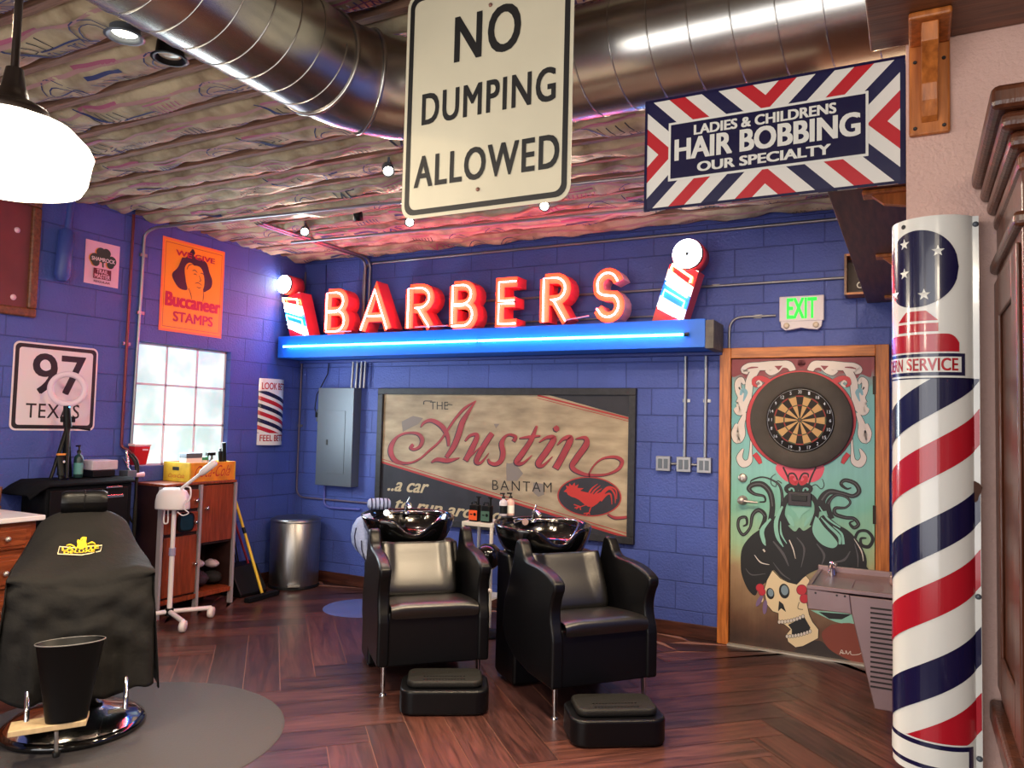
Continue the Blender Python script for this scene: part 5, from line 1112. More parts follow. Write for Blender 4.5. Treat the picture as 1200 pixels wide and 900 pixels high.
# towel rolled behind the left bowl and one hanging at its side
m_towel = mat('towel_blue_grey', L(150, 164, 206), .95, bump=(60, .6)); m_tstripe = mat('towel_stripe', L(38, 42, 72), .95)
vn0 = V((math.sin(YAW), math.cos(YAW), 0))
def cw(x, y, z): # left chair local -> world
    a = math.radians(46); return V((2.70+x*math.cos(a)-y*math.sin(a), -2.20+x*math.sin(a)+y*math.cos(a), z))
t = thing('towel', cw(.13, .95, .9), 'folded blue striped towel on the back rim of the left wash bowl', 'towel', 'blue towels')
b = MB(); r0, r1 = cw(.055, .955, .955), cw(.205, .955, .955); b.tube([r0, r0.lerp(r1, .08), r0.lerp(r1, .5), r0.lerp(r1, .92), r1], [.022, .036, .04, .037, .024], m_towel, 16); b.build('cloth', t)
b = MB(); ax = (r1-r0).normalized(); ay = V((0, 0, 1)).cross(ax); 
for u in (.15, .32, .5, .68, .85): b.tube([r0.lerp(r1, u)+(ay*math.cos(a)+V((0, 0, 1))*math.sin(a))*.040 for a in [2*PI*q_/18 for q_ in range(18)]], .004, m_tstripe, 6, closed=True)
b.each('stripe', t)
tp = cw(-.03, .74, .8); dT = (tp-CAM).dot(vn0)
def tw(px, py, o=0):
    d = _f*FOC+_r*(px-600)-_u*(py-450); return CAM+d*(dT+o)/d.dot(vn0)
t = thing('towel', tw(425, 640), 'pale blue towel with dark fringe hanging beside a shampoo chair and bowl', 'towel', 'blue towels')
b = MB(); edge = [(434, 602, 436, 606), (426, 604, 437, 612), (419, 608, 437, 620), (414, 616, 437, 630), (412, 626, 436, 640), (413, 636, 436, 650), (417, 643, 436, 660), (424, 649, 436, 668)]
G_ = [[tw(a+(c_-a)*k/6, b_+(e_-b_)*k/6, -.05*math.sin(PI*k/6)-.01*math.sin(k*2+b_)) for k in range(7)] for a, b_, c_, e_ in edge]
b.grid(G_, m_towel); b.build('cloth', t, solid=.012)
b = MB()
for i in range(3, 8):
    for u in (0, .5):
        a = G_[i][0].lerp(G_[min(7, i+1)][0], u); c_ = G_[i][1].lerp(G_[min(7, i+1)][1], u); b.tube([a, a.lerp(c_, .75)-vn0*-.012], .004, m_tstripe, 5)
b.tube([r_[1] + vn0*-.012 for r_ in G_[3:]], .004, m_tstripe, 6); b.tube([r_[3]+vn0*-.015 for r_ in G_[4:]], .004, m_tstripe, 6); b.build('fringe', t)
# round blue mat behind the left chair, black drum between the chairs
t = MB(); t.lathe([(0, .006), (.30, .006), (.31, .0)], (1.34, -.62, .001), mat('mat_blue_grey', L(78, 92, 150), .7), 40); tag(t.build('floor_mat'), 'round blue-grey floor mat behind the left shampoo chair', 'mat', 'floor mats')
c = W(572, 652, 1, -.75)
t = thing('hair_dryer', (c.x, -.75, c.z-.1), 'black rounded hair dryer hood between the two shampoo chairs', 'hair dryer')
b = MB(); b.lathe([(0, -.09), (.05, -.085), (.085, -.05), (.095, 0), (.085, .05), (.05, .085), (0, .09)], (c.x, -.75, c.z), m_black_gloss, 24); b.build('hood', t)
b = MB(); b.tube([(c.x, -.75, .02), (c.x, -.75, c.z-.08)], .014, m_black, 10); b.lathe([(.13, 0), (.13, .015), (.02, .03)], (c.x, -.75, 0), m_black, 24); b.build('stand', t)
b = MB(); b.lathe([(.006, 0), (0, .004)], (c.x-.01, -.843, c.z-.01), emat('led_green', (.1, 1, .5), 2), 8, (V((1, 0, 0)), V((0, 0, 1)), V((0, -1, 0)))); b.build('indicator', t)
# ---------------------------------------------------------------- trash can
t = thing('trash_can', (.285, -.285, 0), 'brushed steel pedal trash can in the back corner', 'trash can'); R_ = .222
b = MB(); b.lathe([(0, .012), (R_-.006, .012), (R_-.004, .03), (R_, .58), (R_-.004, .585)], (.285, -.285, 0), m_steel, 48); b.build('body', t)
b = MB(); b.lathe([(R_+.002, .586), (R_+.003, .605), (R_-.03, .622), (R_*.5, .632), (0, .634)], (.285, -.285, 0), m_steel, 48); b.build('lid', t)
b = MB(); b.lathe([(R_+.003, 0), (R_+.003, .02), (R_-.01, .028)], (.285, -.285, 0), m_black, 40); b.build('base_ring', t)
dv = (CAM-V((.285, -.285, CAM.z))).normalized(); dv.z = 0; dv.normalize(); rt = V((-dv.y, dv.x, 0)); pc_ = V((.285, -.285, .045))+dv*(R_+.012)
b = MB(); b.add([pc_+rt*sx_*.055+dv*sy_+V((0, 0, sz_)) for sx_ in (-1, 1) for sy_ in (-.02, .03) for sz_ in (-.012, .012)], [(0, 1, 3, 2), (4, 6, 7, 5), (0, 4, 5, 1), (2, 3, 7, 6), (0, 2, 6, 4), (1, 5, 7, 3)], m_chrome); b.build('pedal', t, bevel=.004)
# ---------------------------------------------------------------- broom, dustpan
def floor_px(x, y): return W(x, y, 2, 0)
hd = floor_px(307, 699); t = thing('broom', (hd.x, hd.y, 0), 'push broom with a yellow handle leaning beside the wooden cabinet', 'broom')
top = W(274, 580, 0, .03)
b = MB(); b.tube([hd+V((0, 0, .03)), top], .0125, mat('broom_yellow', L(236, 196, 50), .4), 10); b.build('handle', t)
b = MB(); mid_ = hd.lerp(top, .57); b.tube([(hd+V((0, 0, .03))).lerp(top, .6), (hd+V((0, 0, .03))).lerp(top, .66)], .0145, m_black, 10); b.build('grip', t)
e0, e1 = floor_px(289, 707), floor_px(324, 697); d_ = (e1-e0).normalized(); n2 = V((-d_.y, d_.x, 0)); b = MB()
b.add([e0+d_*a*(e1-e0).length+n2*c_+V((0, 0, z)) for a in (0, 1) for c_ in (-.03, .03) for z in (.002, .04)], [(0, 1, 3, 2), (4, 6, 7, 5), (0, 4, 5, 1), (2, 3, 7, 6), (0, 2, 6, 4), (1, 5, 7, 3)], m_black_cloth); b.build('head', t, bevel=.006)
t = thing('dustpan', (.18, -.72, 0), 'black dustpan with a red handle behind the yellow broom', 'dustpan')
q0, q1 = W(295, 673, 0, .16), W(275, 611, 0, .03)
b = MB(); b.tube([q0, q1], .010, mat('dustpan_red', L(150, 28, 44), .4), 8); b.tube([q1, q1+(q1-q0).normalized()*.02], .013, mat('cap_orange', L(220, 140, 90), .5), 8); b.build('handle', t)
b = MB(); b.prism([(.06, 0.002), (.30, .002), (.30, .03), (.16, .24), (.06, .26)], lambda u, v, d: (u, d, v), -.92, -.62, m_black); b.build('pan', t, bevel=.01)
b = MB(); b.tube([W(283, 680, 0, .1), W(274, 628, 0, .03)], .007, m_black, 8); b.tube([W(281, 681, 0, .1), W(271.5, 628, 0, .03)], .006, m_black, 8); b.each('hinge_rod', t)
# ---------------------------------------------------------------- wooden cabinet with steel corner strips
t = thing('wooden_cabinet', (.17, -1.4, 0), 'wooden cabinet with steel corner strips under the glass block window', 'cabinet')
cx1, ya, yb, ym, ct_ = .335, -1.745, -1.055, -1.40, 1.0
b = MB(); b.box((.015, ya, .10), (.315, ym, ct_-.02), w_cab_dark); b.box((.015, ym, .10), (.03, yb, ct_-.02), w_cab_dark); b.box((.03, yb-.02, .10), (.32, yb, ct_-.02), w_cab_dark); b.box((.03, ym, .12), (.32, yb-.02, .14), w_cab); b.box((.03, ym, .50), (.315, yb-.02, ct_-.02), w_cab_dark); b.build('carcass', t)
b = MB(); b.box((.013, ya-.004, ct_-.02), (cx1+.012, yb+.004, ct_), w_cab); b.build('top', t, bevel=.005)
b = MB(); b.box((.32, ya, .10), (cx1, yb, .135), w_cab); b.build('bottom_rail', t)
def front(nm, y0, y1, z0, z1, ky=None, kz=None):
    b = MB(); b.box((.3152, y0, z0), (cx1, y1, z1), w_cab); o = b.build(nm, t, bevel=.003)
    b = MB(); b.lathe([(.012, 0), (.008, .008), (.016, .02), (.012, .03), (0, .032)], (cx1, ky, kz), m_chrome, 14, (V((0, 1, 0)), V((0, 0, 1)), V((1, 0, 0)))); b.build('knob', o)
front('drawer', ya+.025, ym-.02, .80, .945, ym-.05, .86); front('drawer', ya+.025, ym-.02, .62, .775, ym-.05, .69); front('door', ya+.025, ym-.02, .15, .595, ym-.04, .37); front('door', ym+.02, yb-.02, .52, .97, ym+.05, .79)
for nm, y in (('strip', ya), ('strip', ym), ('strip', yb)): b = MB(); b.box((.30, y-.011, 0), (cx1+.008, y+.011, ct_-.021), mat('strip_grey', L(158, 150, 158), .4)); b.build('corner_strip', t)
b = MB(); b.box((.02, ya+.005, 0), (.05, ya+.03, .1), w_cab); b.box((.02, yb-.03, 0), (.05, yb-.005, .1), w_cab); b.each('foot', t)
m_bag1, m_bag2 = mat('bundle_dark', L(58, 40, 58), .9, noise=(14, .5)), mat('bundle_pale', L(196, 176, 190), .8)
rb = random.Random(5)
for i, (y, z, r_, m, lb) in enumerate(((-1.28, .215, .08, m_bag1, 'dark folded cloth at the bottom of the open cabinet shelf'), (-1.13, .205, .065, mat('bundle_black', L(26, 24, 28), .9), 'black folded cloth at the right of the open cabinet shelf'), (-1.29, .335, .045, m_bag2, 'pale cloth bundle in the open cabinet shelf, at the left'), (-1.14, .315, .045, m_bag2, 'pale cloth bundle in the open cabinet shelf, at the right'))):
    b = MB(); G_ = []
    for k in range(11):
        a = PI*k/10; G_.append([(.19+.11*(r_/.1)**.5*math.sin(a)*math.cos(2*PI*j/16)*(1+.15*mn.noise((k*.5, j*.6, i))), y+r_*math.sin(a)*math.sin(2*PI*j/16)*(1+.2*mn.noise((k*.7, j*.5, i+9))), max(.141, z+r_*.75*math.cos(a)*(1+.3*mn.noise((j*.8, k*.6, i))))) for j in range(17)])
    b.grid(G_, m); tag(b.build('cloth_bundle'), lb, 'cloth', 'cloths in the open cabinet shelf')
# crate on the cabinet
t = thing('wooden_crate', (.17, -1.21, ct_), 'yellow wooden soda crate with red script on top of the cabinet', 'crate')
m_crate_y = mat('crate_yellow', L(196, 160, 34), .6, noise=(12, .2)); m_crate_o = mat('crate_orange', L(214, 136, 30), .6, noise=(12, .2)); m_crate_r = mat('crate_red', L(176, 40, 30), .6)
ky0, ky1, kx0, kx1, kh = -1.495, -1.07, .02, .325, .15; z = ct_+.001
b = MB(); b.box((kx1-.012, ky0, z), (kx1, ky1, z+kh), m_crate_o); b.build('front_board', t, bevel=.002)
b = MB(); b.box((kx0, ky0-.0135, z), (kx1, ky0-.0005, z+kh), m_crate_y); b.build('end_board', t, bevel=.002)
b = MB(); b.box((kx0, ky1+.0005, z), (kx1, ky1+.0135, z+kh), m_crate_y); b.build('end_board', t, bevel=.002)
b = MB(); b.box((kx0, ky0, z), (kx0+.012, ky1, z+kh), m_crate_o); b.build('back_board', t)
b = MB(); b.box((kx0+.012, ky0, z), (kx1-.012, ky1, z+.012), m_crate_y); b.build('floor_board', t)
b = MB(); b.box(((kx0+kx1)/2-.045, ky0-.0145, z+kh*.58), ((kx0+kx1)/2+.03, ky0-.0132, z+kh*.76), m_signblack); b.build('hand_hole', t)
b = MB(); A = Art(b, lambda y, zz: (kx1, y, zz), (1, 0, 0)); A.text('Coca-Cola', ky0+.03, z+.035, ky1-.05, z+.035, m_crate_r, ky0+.045, z+.125, shear=.3, bold=.0)
b.build('lettering', t); b = MB(); A2 = Art(b, lambda x, zz: (x, ky0-.0135, zz), (0, -1, 0)); A2.text('Coca-Cola', kx0+.06, z+.03, kx1-.06, z+.03, m_crate_r, kx0+.065, z+.06, shear=.3); b.build('lettering', t)
zc_ = z+.0125
def item(name, label, cat, parts, group='things in the soda crate'):
    t = thing(name, parts[0][1], label, cat, group)
    for nm, loc, fn in parts: b = MB(); fn(b, *loc); b.build(nm, t, bevel=.002)
item('small_box', 'white and grey carton standing in the soda crate', 'box', [('carton', (.2, -1.40, zc_), lambda b, x, y, z: b.box((x-.04, y-.075, z), (x+.04, y+.075, z+.17), m_white)), ('band', (.2, -1.40, zc_), lambda b, x, y, z: b.box((x-.041, y-.076, z+.17), (x+.041, y+.076, z+.21), m_grey_metal))])
m_gcan = mat('can_green', L(58, 140, 96), .4)
item('bottle', 'green topped tub in the middle of the soda crate', 'bottle', [('tub', (.2, -1.28, zc_), lambda b, x, y, z: b.lathe([(0, 0), (.038, 0), (.038, .15), (.03, .155)], (x, y, z), m_white, 18)), ('cap', (.2, -1.28, zc_), lambda b, x, y, z: b.lathe([(.04, .15), (.04, .175), (0, .18)], (x, y, z), m_gcan, 18))])
item('spray_bottle', 'black spray bottle in the soda crate', 'bottle', [('body', (.2, -1.20, zc_), lambda b, x, y, z: b.lathe([(0, 0), (.025, 0), (.025, .13), (.012, .16), (.012, .185)], (x, y, z), m_grey_metal, 14)), ('trigger', (.2, -1.20, zc_), lambda b, x, y, z: (b.box((x-.015, y-.05, z+.185), (x+.015, y+.03, z+.21), m_black), b.tube([(x, y-.03, z+.19), (x, y-.05, z+.15)], .006, m_black, 6)))])
item('hair_brush', 'black brush handle sticking up at the right end of the soda crate', 'brush', [('handle', (.25, -1.095, zc_), lambda b, x, y, z: b.tube([(x, y, z), (x, y-.03, z+.29)], [.014, .018], m_black, 8)), ('ferrule', (.25, -1.095, zc_), lambda b, x, y, z: b.tube([(x, y-.0, z+.0), (x, y-.007, z+.04)], .018, m_black, 8))])
item('hair_clippers', 'small black clippers sticking up beside the spray bottle', 'clippers', [('handle', (.26, -1.145, zc_), lambda b, x, y, z: b.tube([(x, y, z), (x, y-.02, z+.22)], [.015, .017], m_black, 8)), ('head', (.26, -1.145, zc_), lambda b, x, y, z: b.tube([(x, y-.02, z+.22), (x, y-.023, z+.245)], .011, m_grey_metal, 8))])
# ---------------------------------------------------------------- facial steamer
sc0 = V((.42, -1.70, 0)); wh = [V((.752, -1.859, 0)), V((.595, -1.48, 0)), V((.262, -1.88, 0)), V((.14, -1.78, 0))]
wh = [floor_px(214, 741), floor_px(247, 724), V((.245, -1.86, 0)), V((.38, -1.755, 0)).lerp(floor_px(192, 716), .0)]
ctr = floor_px(205, 723); ctr = V((.47, -1.75, 0))
wh[2] = ctr*2-wh[1]; wh[2].z = 0; wh[3] = ctr.lerp(floor_px(194, 722), 1.0)
t = thing('facial_steamer', ctr, 'white facial steamer on a wheeled stand in front of the cabinet', 'steamer')
b = MB()
for w_ in wh[:3]: b.tube([ctr+V((0, 0, .085)), w_+V((0, 0, .075))], .017, m_white_plastic, 10)
b.each('base_leg', t)
for w_ in wh[:3]: b = MB(); b.lathe([(.014, -.018), (.037, -.018), (.042, 0), (.037, .018), (.014, .018)], w_+V((0, 0, .042)), m_white_plastic, 18, (V((0, 0, 1)), _f*1.0, _r*1.0)); b.build('caster', t)
PD = (V((ctr.x, ctr.y, 0))-V((CAM.x, CAM.y, 0))).length
vn = V((-math.sin(YAW), -math.cos(YAW), 0))
def onp(x, y, off=0):
    d = _f*FOC+_r*(x-600)-_u*(y-450); P0 = ctr+vn*off; tt = (P0-CAM).dot(vn)/d.dot(vn); return CAM+d*tt
b = MB(); b.tube([ctr+V((0, 0, .055)), ctr+V((0, 0, .11))], .03, m_black, 12); b.build('hub', t)
b = MB(); zt = onp(203, 592).z; b.tube([ctr+V((0, 0, .1)), ctr+V((0, 0, .52))], .0185, m_white_plastic, 12); b.tube([ctr+V((0, 0, .52)), ctr+V((0, 0, zt))], .0165, m_white_plastic, 12); b.build('pole', t)
b = MB(); b.tube([ctr+V((0, 0, .49)), ctr+V((0, 0, .545))], .024, mat('collar_grey', L(150, 146, 180), .5), 12); b.build('collar', t)
hc = (onp(182, 596)+onp(222, 591))/2; hw_ = (onp(222, 591)-onp(182, 596)).length/2; hh = onp(200, 571).z-onp(200, 596).z; rx_ = V((-vn.y, vn.x, 0))*-1
b = MB(); b.lathe([(0, -.004), (.98, -.002), (1.0, .01), (.99, hh*.35/1), (.93, hh*.62), (.78, hh*.84), (.5, hh*.97), (0, hh)], (hc.x, hc.y, onp(200, 596).z), m_white_plastic, 28, (rx_*hw_, vn*hw_*.62, V((0, 0, 1)))); b.build('boiler_head', t)
a0, a1, a2 = onp(212, 573, .02), onp(238, 553, .04), onp(253, 541, .05)
b = MB(); b.tube([a0, a1], .012, m_white_plastic, 10); b.build('arm', t)
b = MB(); b.tube([a1-(a2-a1)*.2, a1, a2-(a2-a1)*.1, a2], [.018, .026, .027, .014], m_white_plastic, 14); b.build('nozzle', t)
b = MB(); b.tube(curve([onp(217, 570, .03), onp(223, 572, .05), onp(223, 583, .06), onp(218, 590, .06)], None, 6)[0], .006, m_white_plastic, 8); b.tube(curve([onp(218, 586, .07), onp(216, 596, .07), onp(221, 601, .07), onp(214, 604, .07), onp(208, 600, .06)], None, 5)[0], .004, m_white_plastic, 6); b.each('hose', t)
b = MB(); b.tube(curve([onp(197, 597), onp(197, 608), onp(196, 613), onp(192, 612), onp(193, 598)], None, 5)[0], .006, m_white_plastic, 8); b.build('bracket', t)
# hand mirror / hood dryer hanging on the cabinet front
c = W(217, 612, 0, .37)
t = thing('hand_mirror', (.36, c.y, c.z), 'small black hand mirror hanging on the cabinet drawers behind the steamer', 'mirror')
b = MB(); b.prism(rrect(c.y-.075, c.z-.075, c.y+.075, c.z+.075, .045), lambda u, v, d: (d, u, v), .368, .384, m_black); b.build('frame', t, bevel=.004)
b = MB(); b.prism(rrect(c.y-.055, c.z-.058, c.y+.06, c.z+.058, .035), lambda u, v, d: (d, u, v), .3842, .3852, mat('mirror_teal', L(24, 50, 56), .08, spec=.8)); b.build('glass', t)
# ---------------------------------------------------------------- sharps bin on the window ledge
t = thing('sharps_bin', (.06, -1.77, 1.135), 'small red translucent sharps bin at the window corner', 'bin')
y0, y1 = W(157, 543, 0, .09).y, W(173, 543, 0, .09).y; zb, zt_ = W(165, 545, 0, .09).z, W(165, 523, 0, .09).z
m_sharp = mat('sharps_red', L(196, 24, 36), .3, trans=.15)
b = MB(); A_ = [(.04, y0, zb), (.09, y0, zb), (.09, y1-.01, zb), (.04, y1-.01, zb), (.03, y0-.01, zt_), (.105, y0-.01, zt_), (.105, y1+.01, zt_), (.03, y1+.01, zt_)]
b.add(A_, [(0, 3, 2, 1), (4, 5, 6, 7), (0, 1, 5, 4), (1, 2, 6, 5), (2, 3, 7, 6), (3, 0, 4, 7)], m_sharp); b.build('tub', t, bevel=.006)
b = MB(); b.box((.028, y0-.014, zt_), (.108, y1+.014, zt_+.018), mat('sharps_lid', L(226, 190, 190), .3)); b.build('lid', t, bevel=.004)
b = MB(); q0 = (y0+y1)/2; b.add([(.0925, q0, zb+.03), (.0925, q0+.045, zb+.03), (.103, q0+.05, zt_-.02), (.103, q0, zt_-.02)], [(0, 1, 2, 3)], m_pinkw); b.build('label', t)
b = MB(); b.box((.002, y0+.03, zb+.02), (.04, y1-.01, zt_-.02), m_grey_metal); b.build('wall_bracket', t)
# ---------------------------------------------------------------- black draped equipment cart on the left wall
t = thing('equipment_cart', (.2, -2.3, 0), 'black draped equipment cart against the left wall under the route sign', 'cart')
b = MB(); b.box((.03, -2.60, .06), (.30, -1.98, 1.03), m_black_cloth); b.build('body', t, bevel=.01)
b = MB(); G_ = []
for i in range(13):
    y = -2.72+.74*i/12; sg = max(0, (-2.60-y)/.12); zz = 1.058-.075*sg**1.3
    G_.append([(x, y, zz+.004*mn.noise((x*9, y*9, 0))-(.02 if x > .31 else 0)) for x in (.012, .1, .2, .30, .325, .33)])
b.grid(G_, m_black_cloth); b.build('drape', t, solid=.018)
b = MB(); b.box((.301, -2.58, .76), (.315, -2.02, 1.0), m_black); b.build('drawer', t, bevel=.004)
b = MB(); b.box((.315, -2.20, .93), (.322, -2.06, .95), m_chrome); b.box((.326, -2.20, .998), (.334, -2.08, 1.012), m_chrome); b.each('drawer_handle', t, bevel=.002)
b = MB()
for y in (-2.56, -2.03):
    for x in (.06, .26): b.lathe([(.008, -.012), (.03, -.012), (.03, .012), (.008, .012)], (x, y, .03), m_rubber, 14, (V((1, 0, 0)), V((0, 0, 1)), V((0, 1, 0)))); b.tube([(x, y, .03), (x, y, .06)], .008, m_black, 6)
b.build('caster', t)
CT = 1.072
# tripod with ring light
t = thing('ring_light', (.16, -2.385, CT), 'white ring light on a black tripod on the cart in front of the route sign', 'ring light')
hubp = W(79, 500, 0, .16); rc = W(79.5, 456, 0, .17); rr_ = (W(102.5, 456, 0, .17)-W(57, 456, 0, .17)).length/2*.88
b = MB()
nf = (CAM-rc); nf.z = 0; nf.normalize(); sxv = V((-nf.y, nf.x, 0)); rr_ = (W(102, 456, 0, .17)-W(57, 456, 0, .17)).dot(sxv)/2*.9; rr_ = abs(rr_)
G_ = [[rc+(sxv*math.cos(2*PI*i/36)+V((0, 0, 1))*math.sin(2*PI*i/36))*(rr_+.02*math.cos(2*PI*j/10))*1.0+nf*.012*math.sin(2*PI*j/10) for j in range(11)] for i in range(37)]
b.grid(G_, mat('ring_white', L(222, 196, 214), .4)); b.build('ring', t)
b = MB(); zb_ = rc.z-rr_-.02; b.tube([V((rc.x, rc.y, zb_+.01)), V((hubp.x, hubp.y, hubp.z))], [.022, .028], m_black, 12); b.box((hubp.x-.015, hubp.y-.045, hubp.z+.03), (hubp.x+.015, hubp.y+.045, hubp.z+.07), m_black); b.tube([V((hubp.x, hubp.y+.02, hubp.z)), V((hubp.x+.02, hubp.y+.15, hubp.z-.02))], .008, m_black, 8); b.build('mount', t, bevel=.003)
b = MB(); b.tube([hubp, V((hubp.x, hubp.y-.005, CT+.08))], .02, m_black, 10); b.build('center_column', t)
for px, dx in ((60, .05), (83, -.04), (79, .12)):
    f_ = W(px, 549, 0, hubp.x+dx); b = MB(); b.tube([hubp+V((0, 0, -.01)), V((f_.x, f_.y, CT+.004))], [.016, .011], m_black, 8); b.build('leg', t)
b = MB(); b.lathe([(.006, 0), (0, .003)], (rc.x+.03, rc.y-.0, zb_+.0), emat('led_blue', (.1, .4, 1), 4), 8, (V((0, 1, 0)), V((0, 0, 1)), V((1, 0, 0)))); b.build('indicator', t)
# bottles and box on the cart
y = W(72, 552, 0, .22).y; t = thing('lotion_tube', (.22, y, CT), 'black lotion tube standing on its cap, left of the tripod', 'tube', 'toiletries on the black cart')
b = MB(); b.lathe([(.02, 0), (.02, .022)], (.22, y, CT), m_black, 16); b.build('cap', t)
b = MB(); G_ = [[(.22+.03*math.cos(2*PI*j/20)*(1-v*.8), y+(.026+.01*v)*math.sin(2*PI*j/20), CT+.024+.135*v) for j in range(21)] for v in [i/6 for i in range(7)]]; b.grid(G_, m_black); b.build('body', t)
b = MB(); b.box((.212, y-.037, CT+.157), (.228, y+.037, CT+.17), m_gold); b.lathe([(.009, 0), (0, .001)], (.243, y, CT+.115), m_offwhite, 12, (V((0, 1, 0)), V((0, 0, 1)), V((1, 0, .2)))); b.build('crimp', t)
y = W(91.5, 552, 0, .2).y; pump(.2, y, CT, .03, .17, m_tealb, mat('label_teal', L(90, 150, 150), .5), 'dark teal pump bottle, right of the tripod', 'toiletries on the black cart')
ya_, yb_ = W(100, 548, 0, .15).y, W(129, 548, 0, .15).y
t = thing('storage_box', (.15, (ya_+yb_)/2, CT), 'low pale grey lidded box on a black tray on the cart', 'box')
b = MB(); b.box((.06, ya_, CT), (.24, yb_-.02, CT+.045), m_black); b.build('tray', t, bevel=.004)
b = MB(); b.box((.06, ya_-.01, CT+.047), (.24, yb_, CT+.115), mat('box_pale', L(188, 176, 188), .4, noise=(20, .08))); b.build('lid', t, bevel=.008)
# clipper hoses and holder right of the cart
t = thing('clipper_stand', (.14, -1.90, 0), 'silver clipper tools and black hoses hanging by the copper pipe end', 'clippers')
b = MB()
for k, off in enumerate((0, .035)):
    b.tube(curve([W(151+4*k, 532, 0, .12), W(159+3*k, 545, 0, .16), W(159.5, 575, 0, .17), W(157+2*k, 605, 0, .2), W(156, 640, 0, .2)], None, 6)[0], .009, m_rubber, 8)
b.tube(curve([W(149, 555, 0, .15), W(149, 590, 0, .2), W(153, 608, 0, .22), W(155, 612, 0, .2)], None, 6)[0], .007, m_rubber, 8)
b.each('hose', t)
b = MB(); b.tube([W(148, 528, 0, .1), W(150, 548, 0, .14)], [.012, .009], m_chrome, 10); b.tube([W(144, 536, 0, .12), W(152, 552, 0, .14)], .008, m_chrome, 8); b.each('clipper', t)
b = MB(); p_ = W(152, 556, 0, .16); b.box((.1, p_.y-.045, p_.z-.02), (.2, p_.y+.03, p_.z+.03), m_grey_metal); b.tube([W(158, 557, 0, .17), W(168, 556, 0, .17)], [.016, .02], m_pinkw, 10); b.build('holder', t, bevel=.004)
b = MB(); b.tube([(.15, p_.y, 0.02), (.15, p_.y, p_.z-.02)], .012, m_black, 8); b.lathe([(.09, 0), (.09, .012), (.02, .02)], (.15, p_.y, 0), m_black, 20); b.build('stand', t)
# ---------------------------------------------------------------- marble counter on the left
t = thing('counter_cabinet', (.35, -4.0, 0), 'white topped wooden drawer counter at the left edge behind the barber chair', 'counter')
b = MB(); b.box((.02, -5.6, .875), (.72, -2.845, .905), mat('counter_white', L(226, 220, 222), .3, noise=(6, .05))); b.build('worktop', t, bevel=.006)
w_drawer = wood('drawer_wood', L(112, 52, 28), L(150, 76, 42), (12, 1.2, 12), .3)
b = MB(); b.box((.03, -5.58, .08), (.67, -2.87, .874), w_drawer); b.build('carcass', t, bevel=.006)
for k, y0_ in enumerate((-3.35, -3.85, -4.35)):
    for z0_, z1_ in ((.72, .85), (.5, .68), (.28, .46)):
        b = MB(); b.box((.6705, y0_, z0_), (.69, y0_+.44, z1_), w_drawer); b.box((.69, y0_+.03, z0_+.02), (.697, y0_+.41, z1_-.02), w_drawer); o = b.build('drawer', t, bevel=.006)
        b = MB(); b.lathe([(.008, 0), (.016, .015), (.013, .026), (0, .03)], (.697, y0_+.3, (z0_+z1_)/2), m_lock, 14, (V((0, 1, 0)), V((0, 0, 1)), V((1, 0, 0)))); b.build('knob', o)
b = MB(); b.box((.06, -5.55, 0), (.62, -2.9, .08), m_black); b.build('plinth', t)
c = W(-2, 597, 2, .906); t = thing('wooden_mirror', (c.x-.05, c.y-.05, .906), 'dark wooden table mirror on the white counter at the left edge', 'mirror')
b = MB(); b.box((c.x-.1, c.y-.16, .906), (c.x-.02, c.y+.03, .925), w_walnut); b.build('base', t, bevel=.006)
b = MB(); b.lathe([(.09, -.01), (.11, 0), (.09, .01), (.075, .006)], (c.x-.06, c.y-.075, 1.04), w_walnut, 28, (V((0, 1, 0)), V((0, 0, 1)), V((1, 0, 0)))); b.build('frame', t)
b = MB(); b.lathe([(.08, 0), (0, .001)], (c.x-.058, c.y-.075, 1.04), m_chrome, 28, (V((0, 1, 0)), V((0, 0, 1)), V((1, 0, 0)))); b.build('glass', t)
b = MB(); b.tube([(c.x-.06, c.y+.03, .92), (c.x-.06, c.y+.04, 1.04)], .01, w_walnut, 8); b.build('post', t)
# ---------------------------------------------------------------- floor mat and barber chair
MC = (1.98, -3.2)
b = MB(); b.lathe([(0, .008), (.73, .008), (.742, .001)], (*MC, .0005), mat('mat_grey', L(64, 61, 63), .75, bump=(90, .15)), 72); tag(b.build('floor_mat'), 'large dark grey round mat under the barber chair', 'mat', 'floor mats')
BC = V((1.72, -3.26, 0)); Fv = V((.85, -.53, 0)).normalized(); Sv = V((.53, .85, 0)).normalized(); Zv = V((0, 0, 1)); MZ = .009
bc = lambda f, s, z: BC+Fv*f+Sv*s+Zv*z
t = thing('barber_chair', (BC.x, BC.y, MZ), 'barber chair with chrome base and black headrest, covered by a cape', 'barber chair')
b = MB(); b.lathe([(.305, 0), (.315, .012), (.305, .03), (.29, .036)], BC+Zv*MZ, m_black_gloss, 56); b.build('base_ring', t)
b = MB(); b.lathe([(.289, .036), (.27, .055), (.2, .08), (.13, .1), (.1, .12), (.085, .2), (.085, .3)], BC+Zv*MZ, m_chrome, 56); b.build('base', t)
b = MB(); b.add([bc(f, s, z) for f in (-.28, .2) for s in (-.2, .2) for z in (.32, .46)], [(0, 1, 3, 2), (4, 6, 7, 5), (0, 4, 5, 1), (2, 3, 7, 6), (0, 2, 6, 4), (1, 5, 7, 3)], m_black_leather); b.build('seat', t, bevel=.03)
for s in (-.25, .25): b = MB(); b.add([bc(f, s+e, z) for f in (-.2, .16) for e in (-.035, .035) for z in (.40, .74)], [(0, 1, 3, 2), (4, 6, 7, 5), (0, 4, 5, 1), (2, 3, 7, 6), (0, 2, 6, 4), (1, 5, 7, 3)], m_black_leather); b.build('armrest', t, bevel=.02)
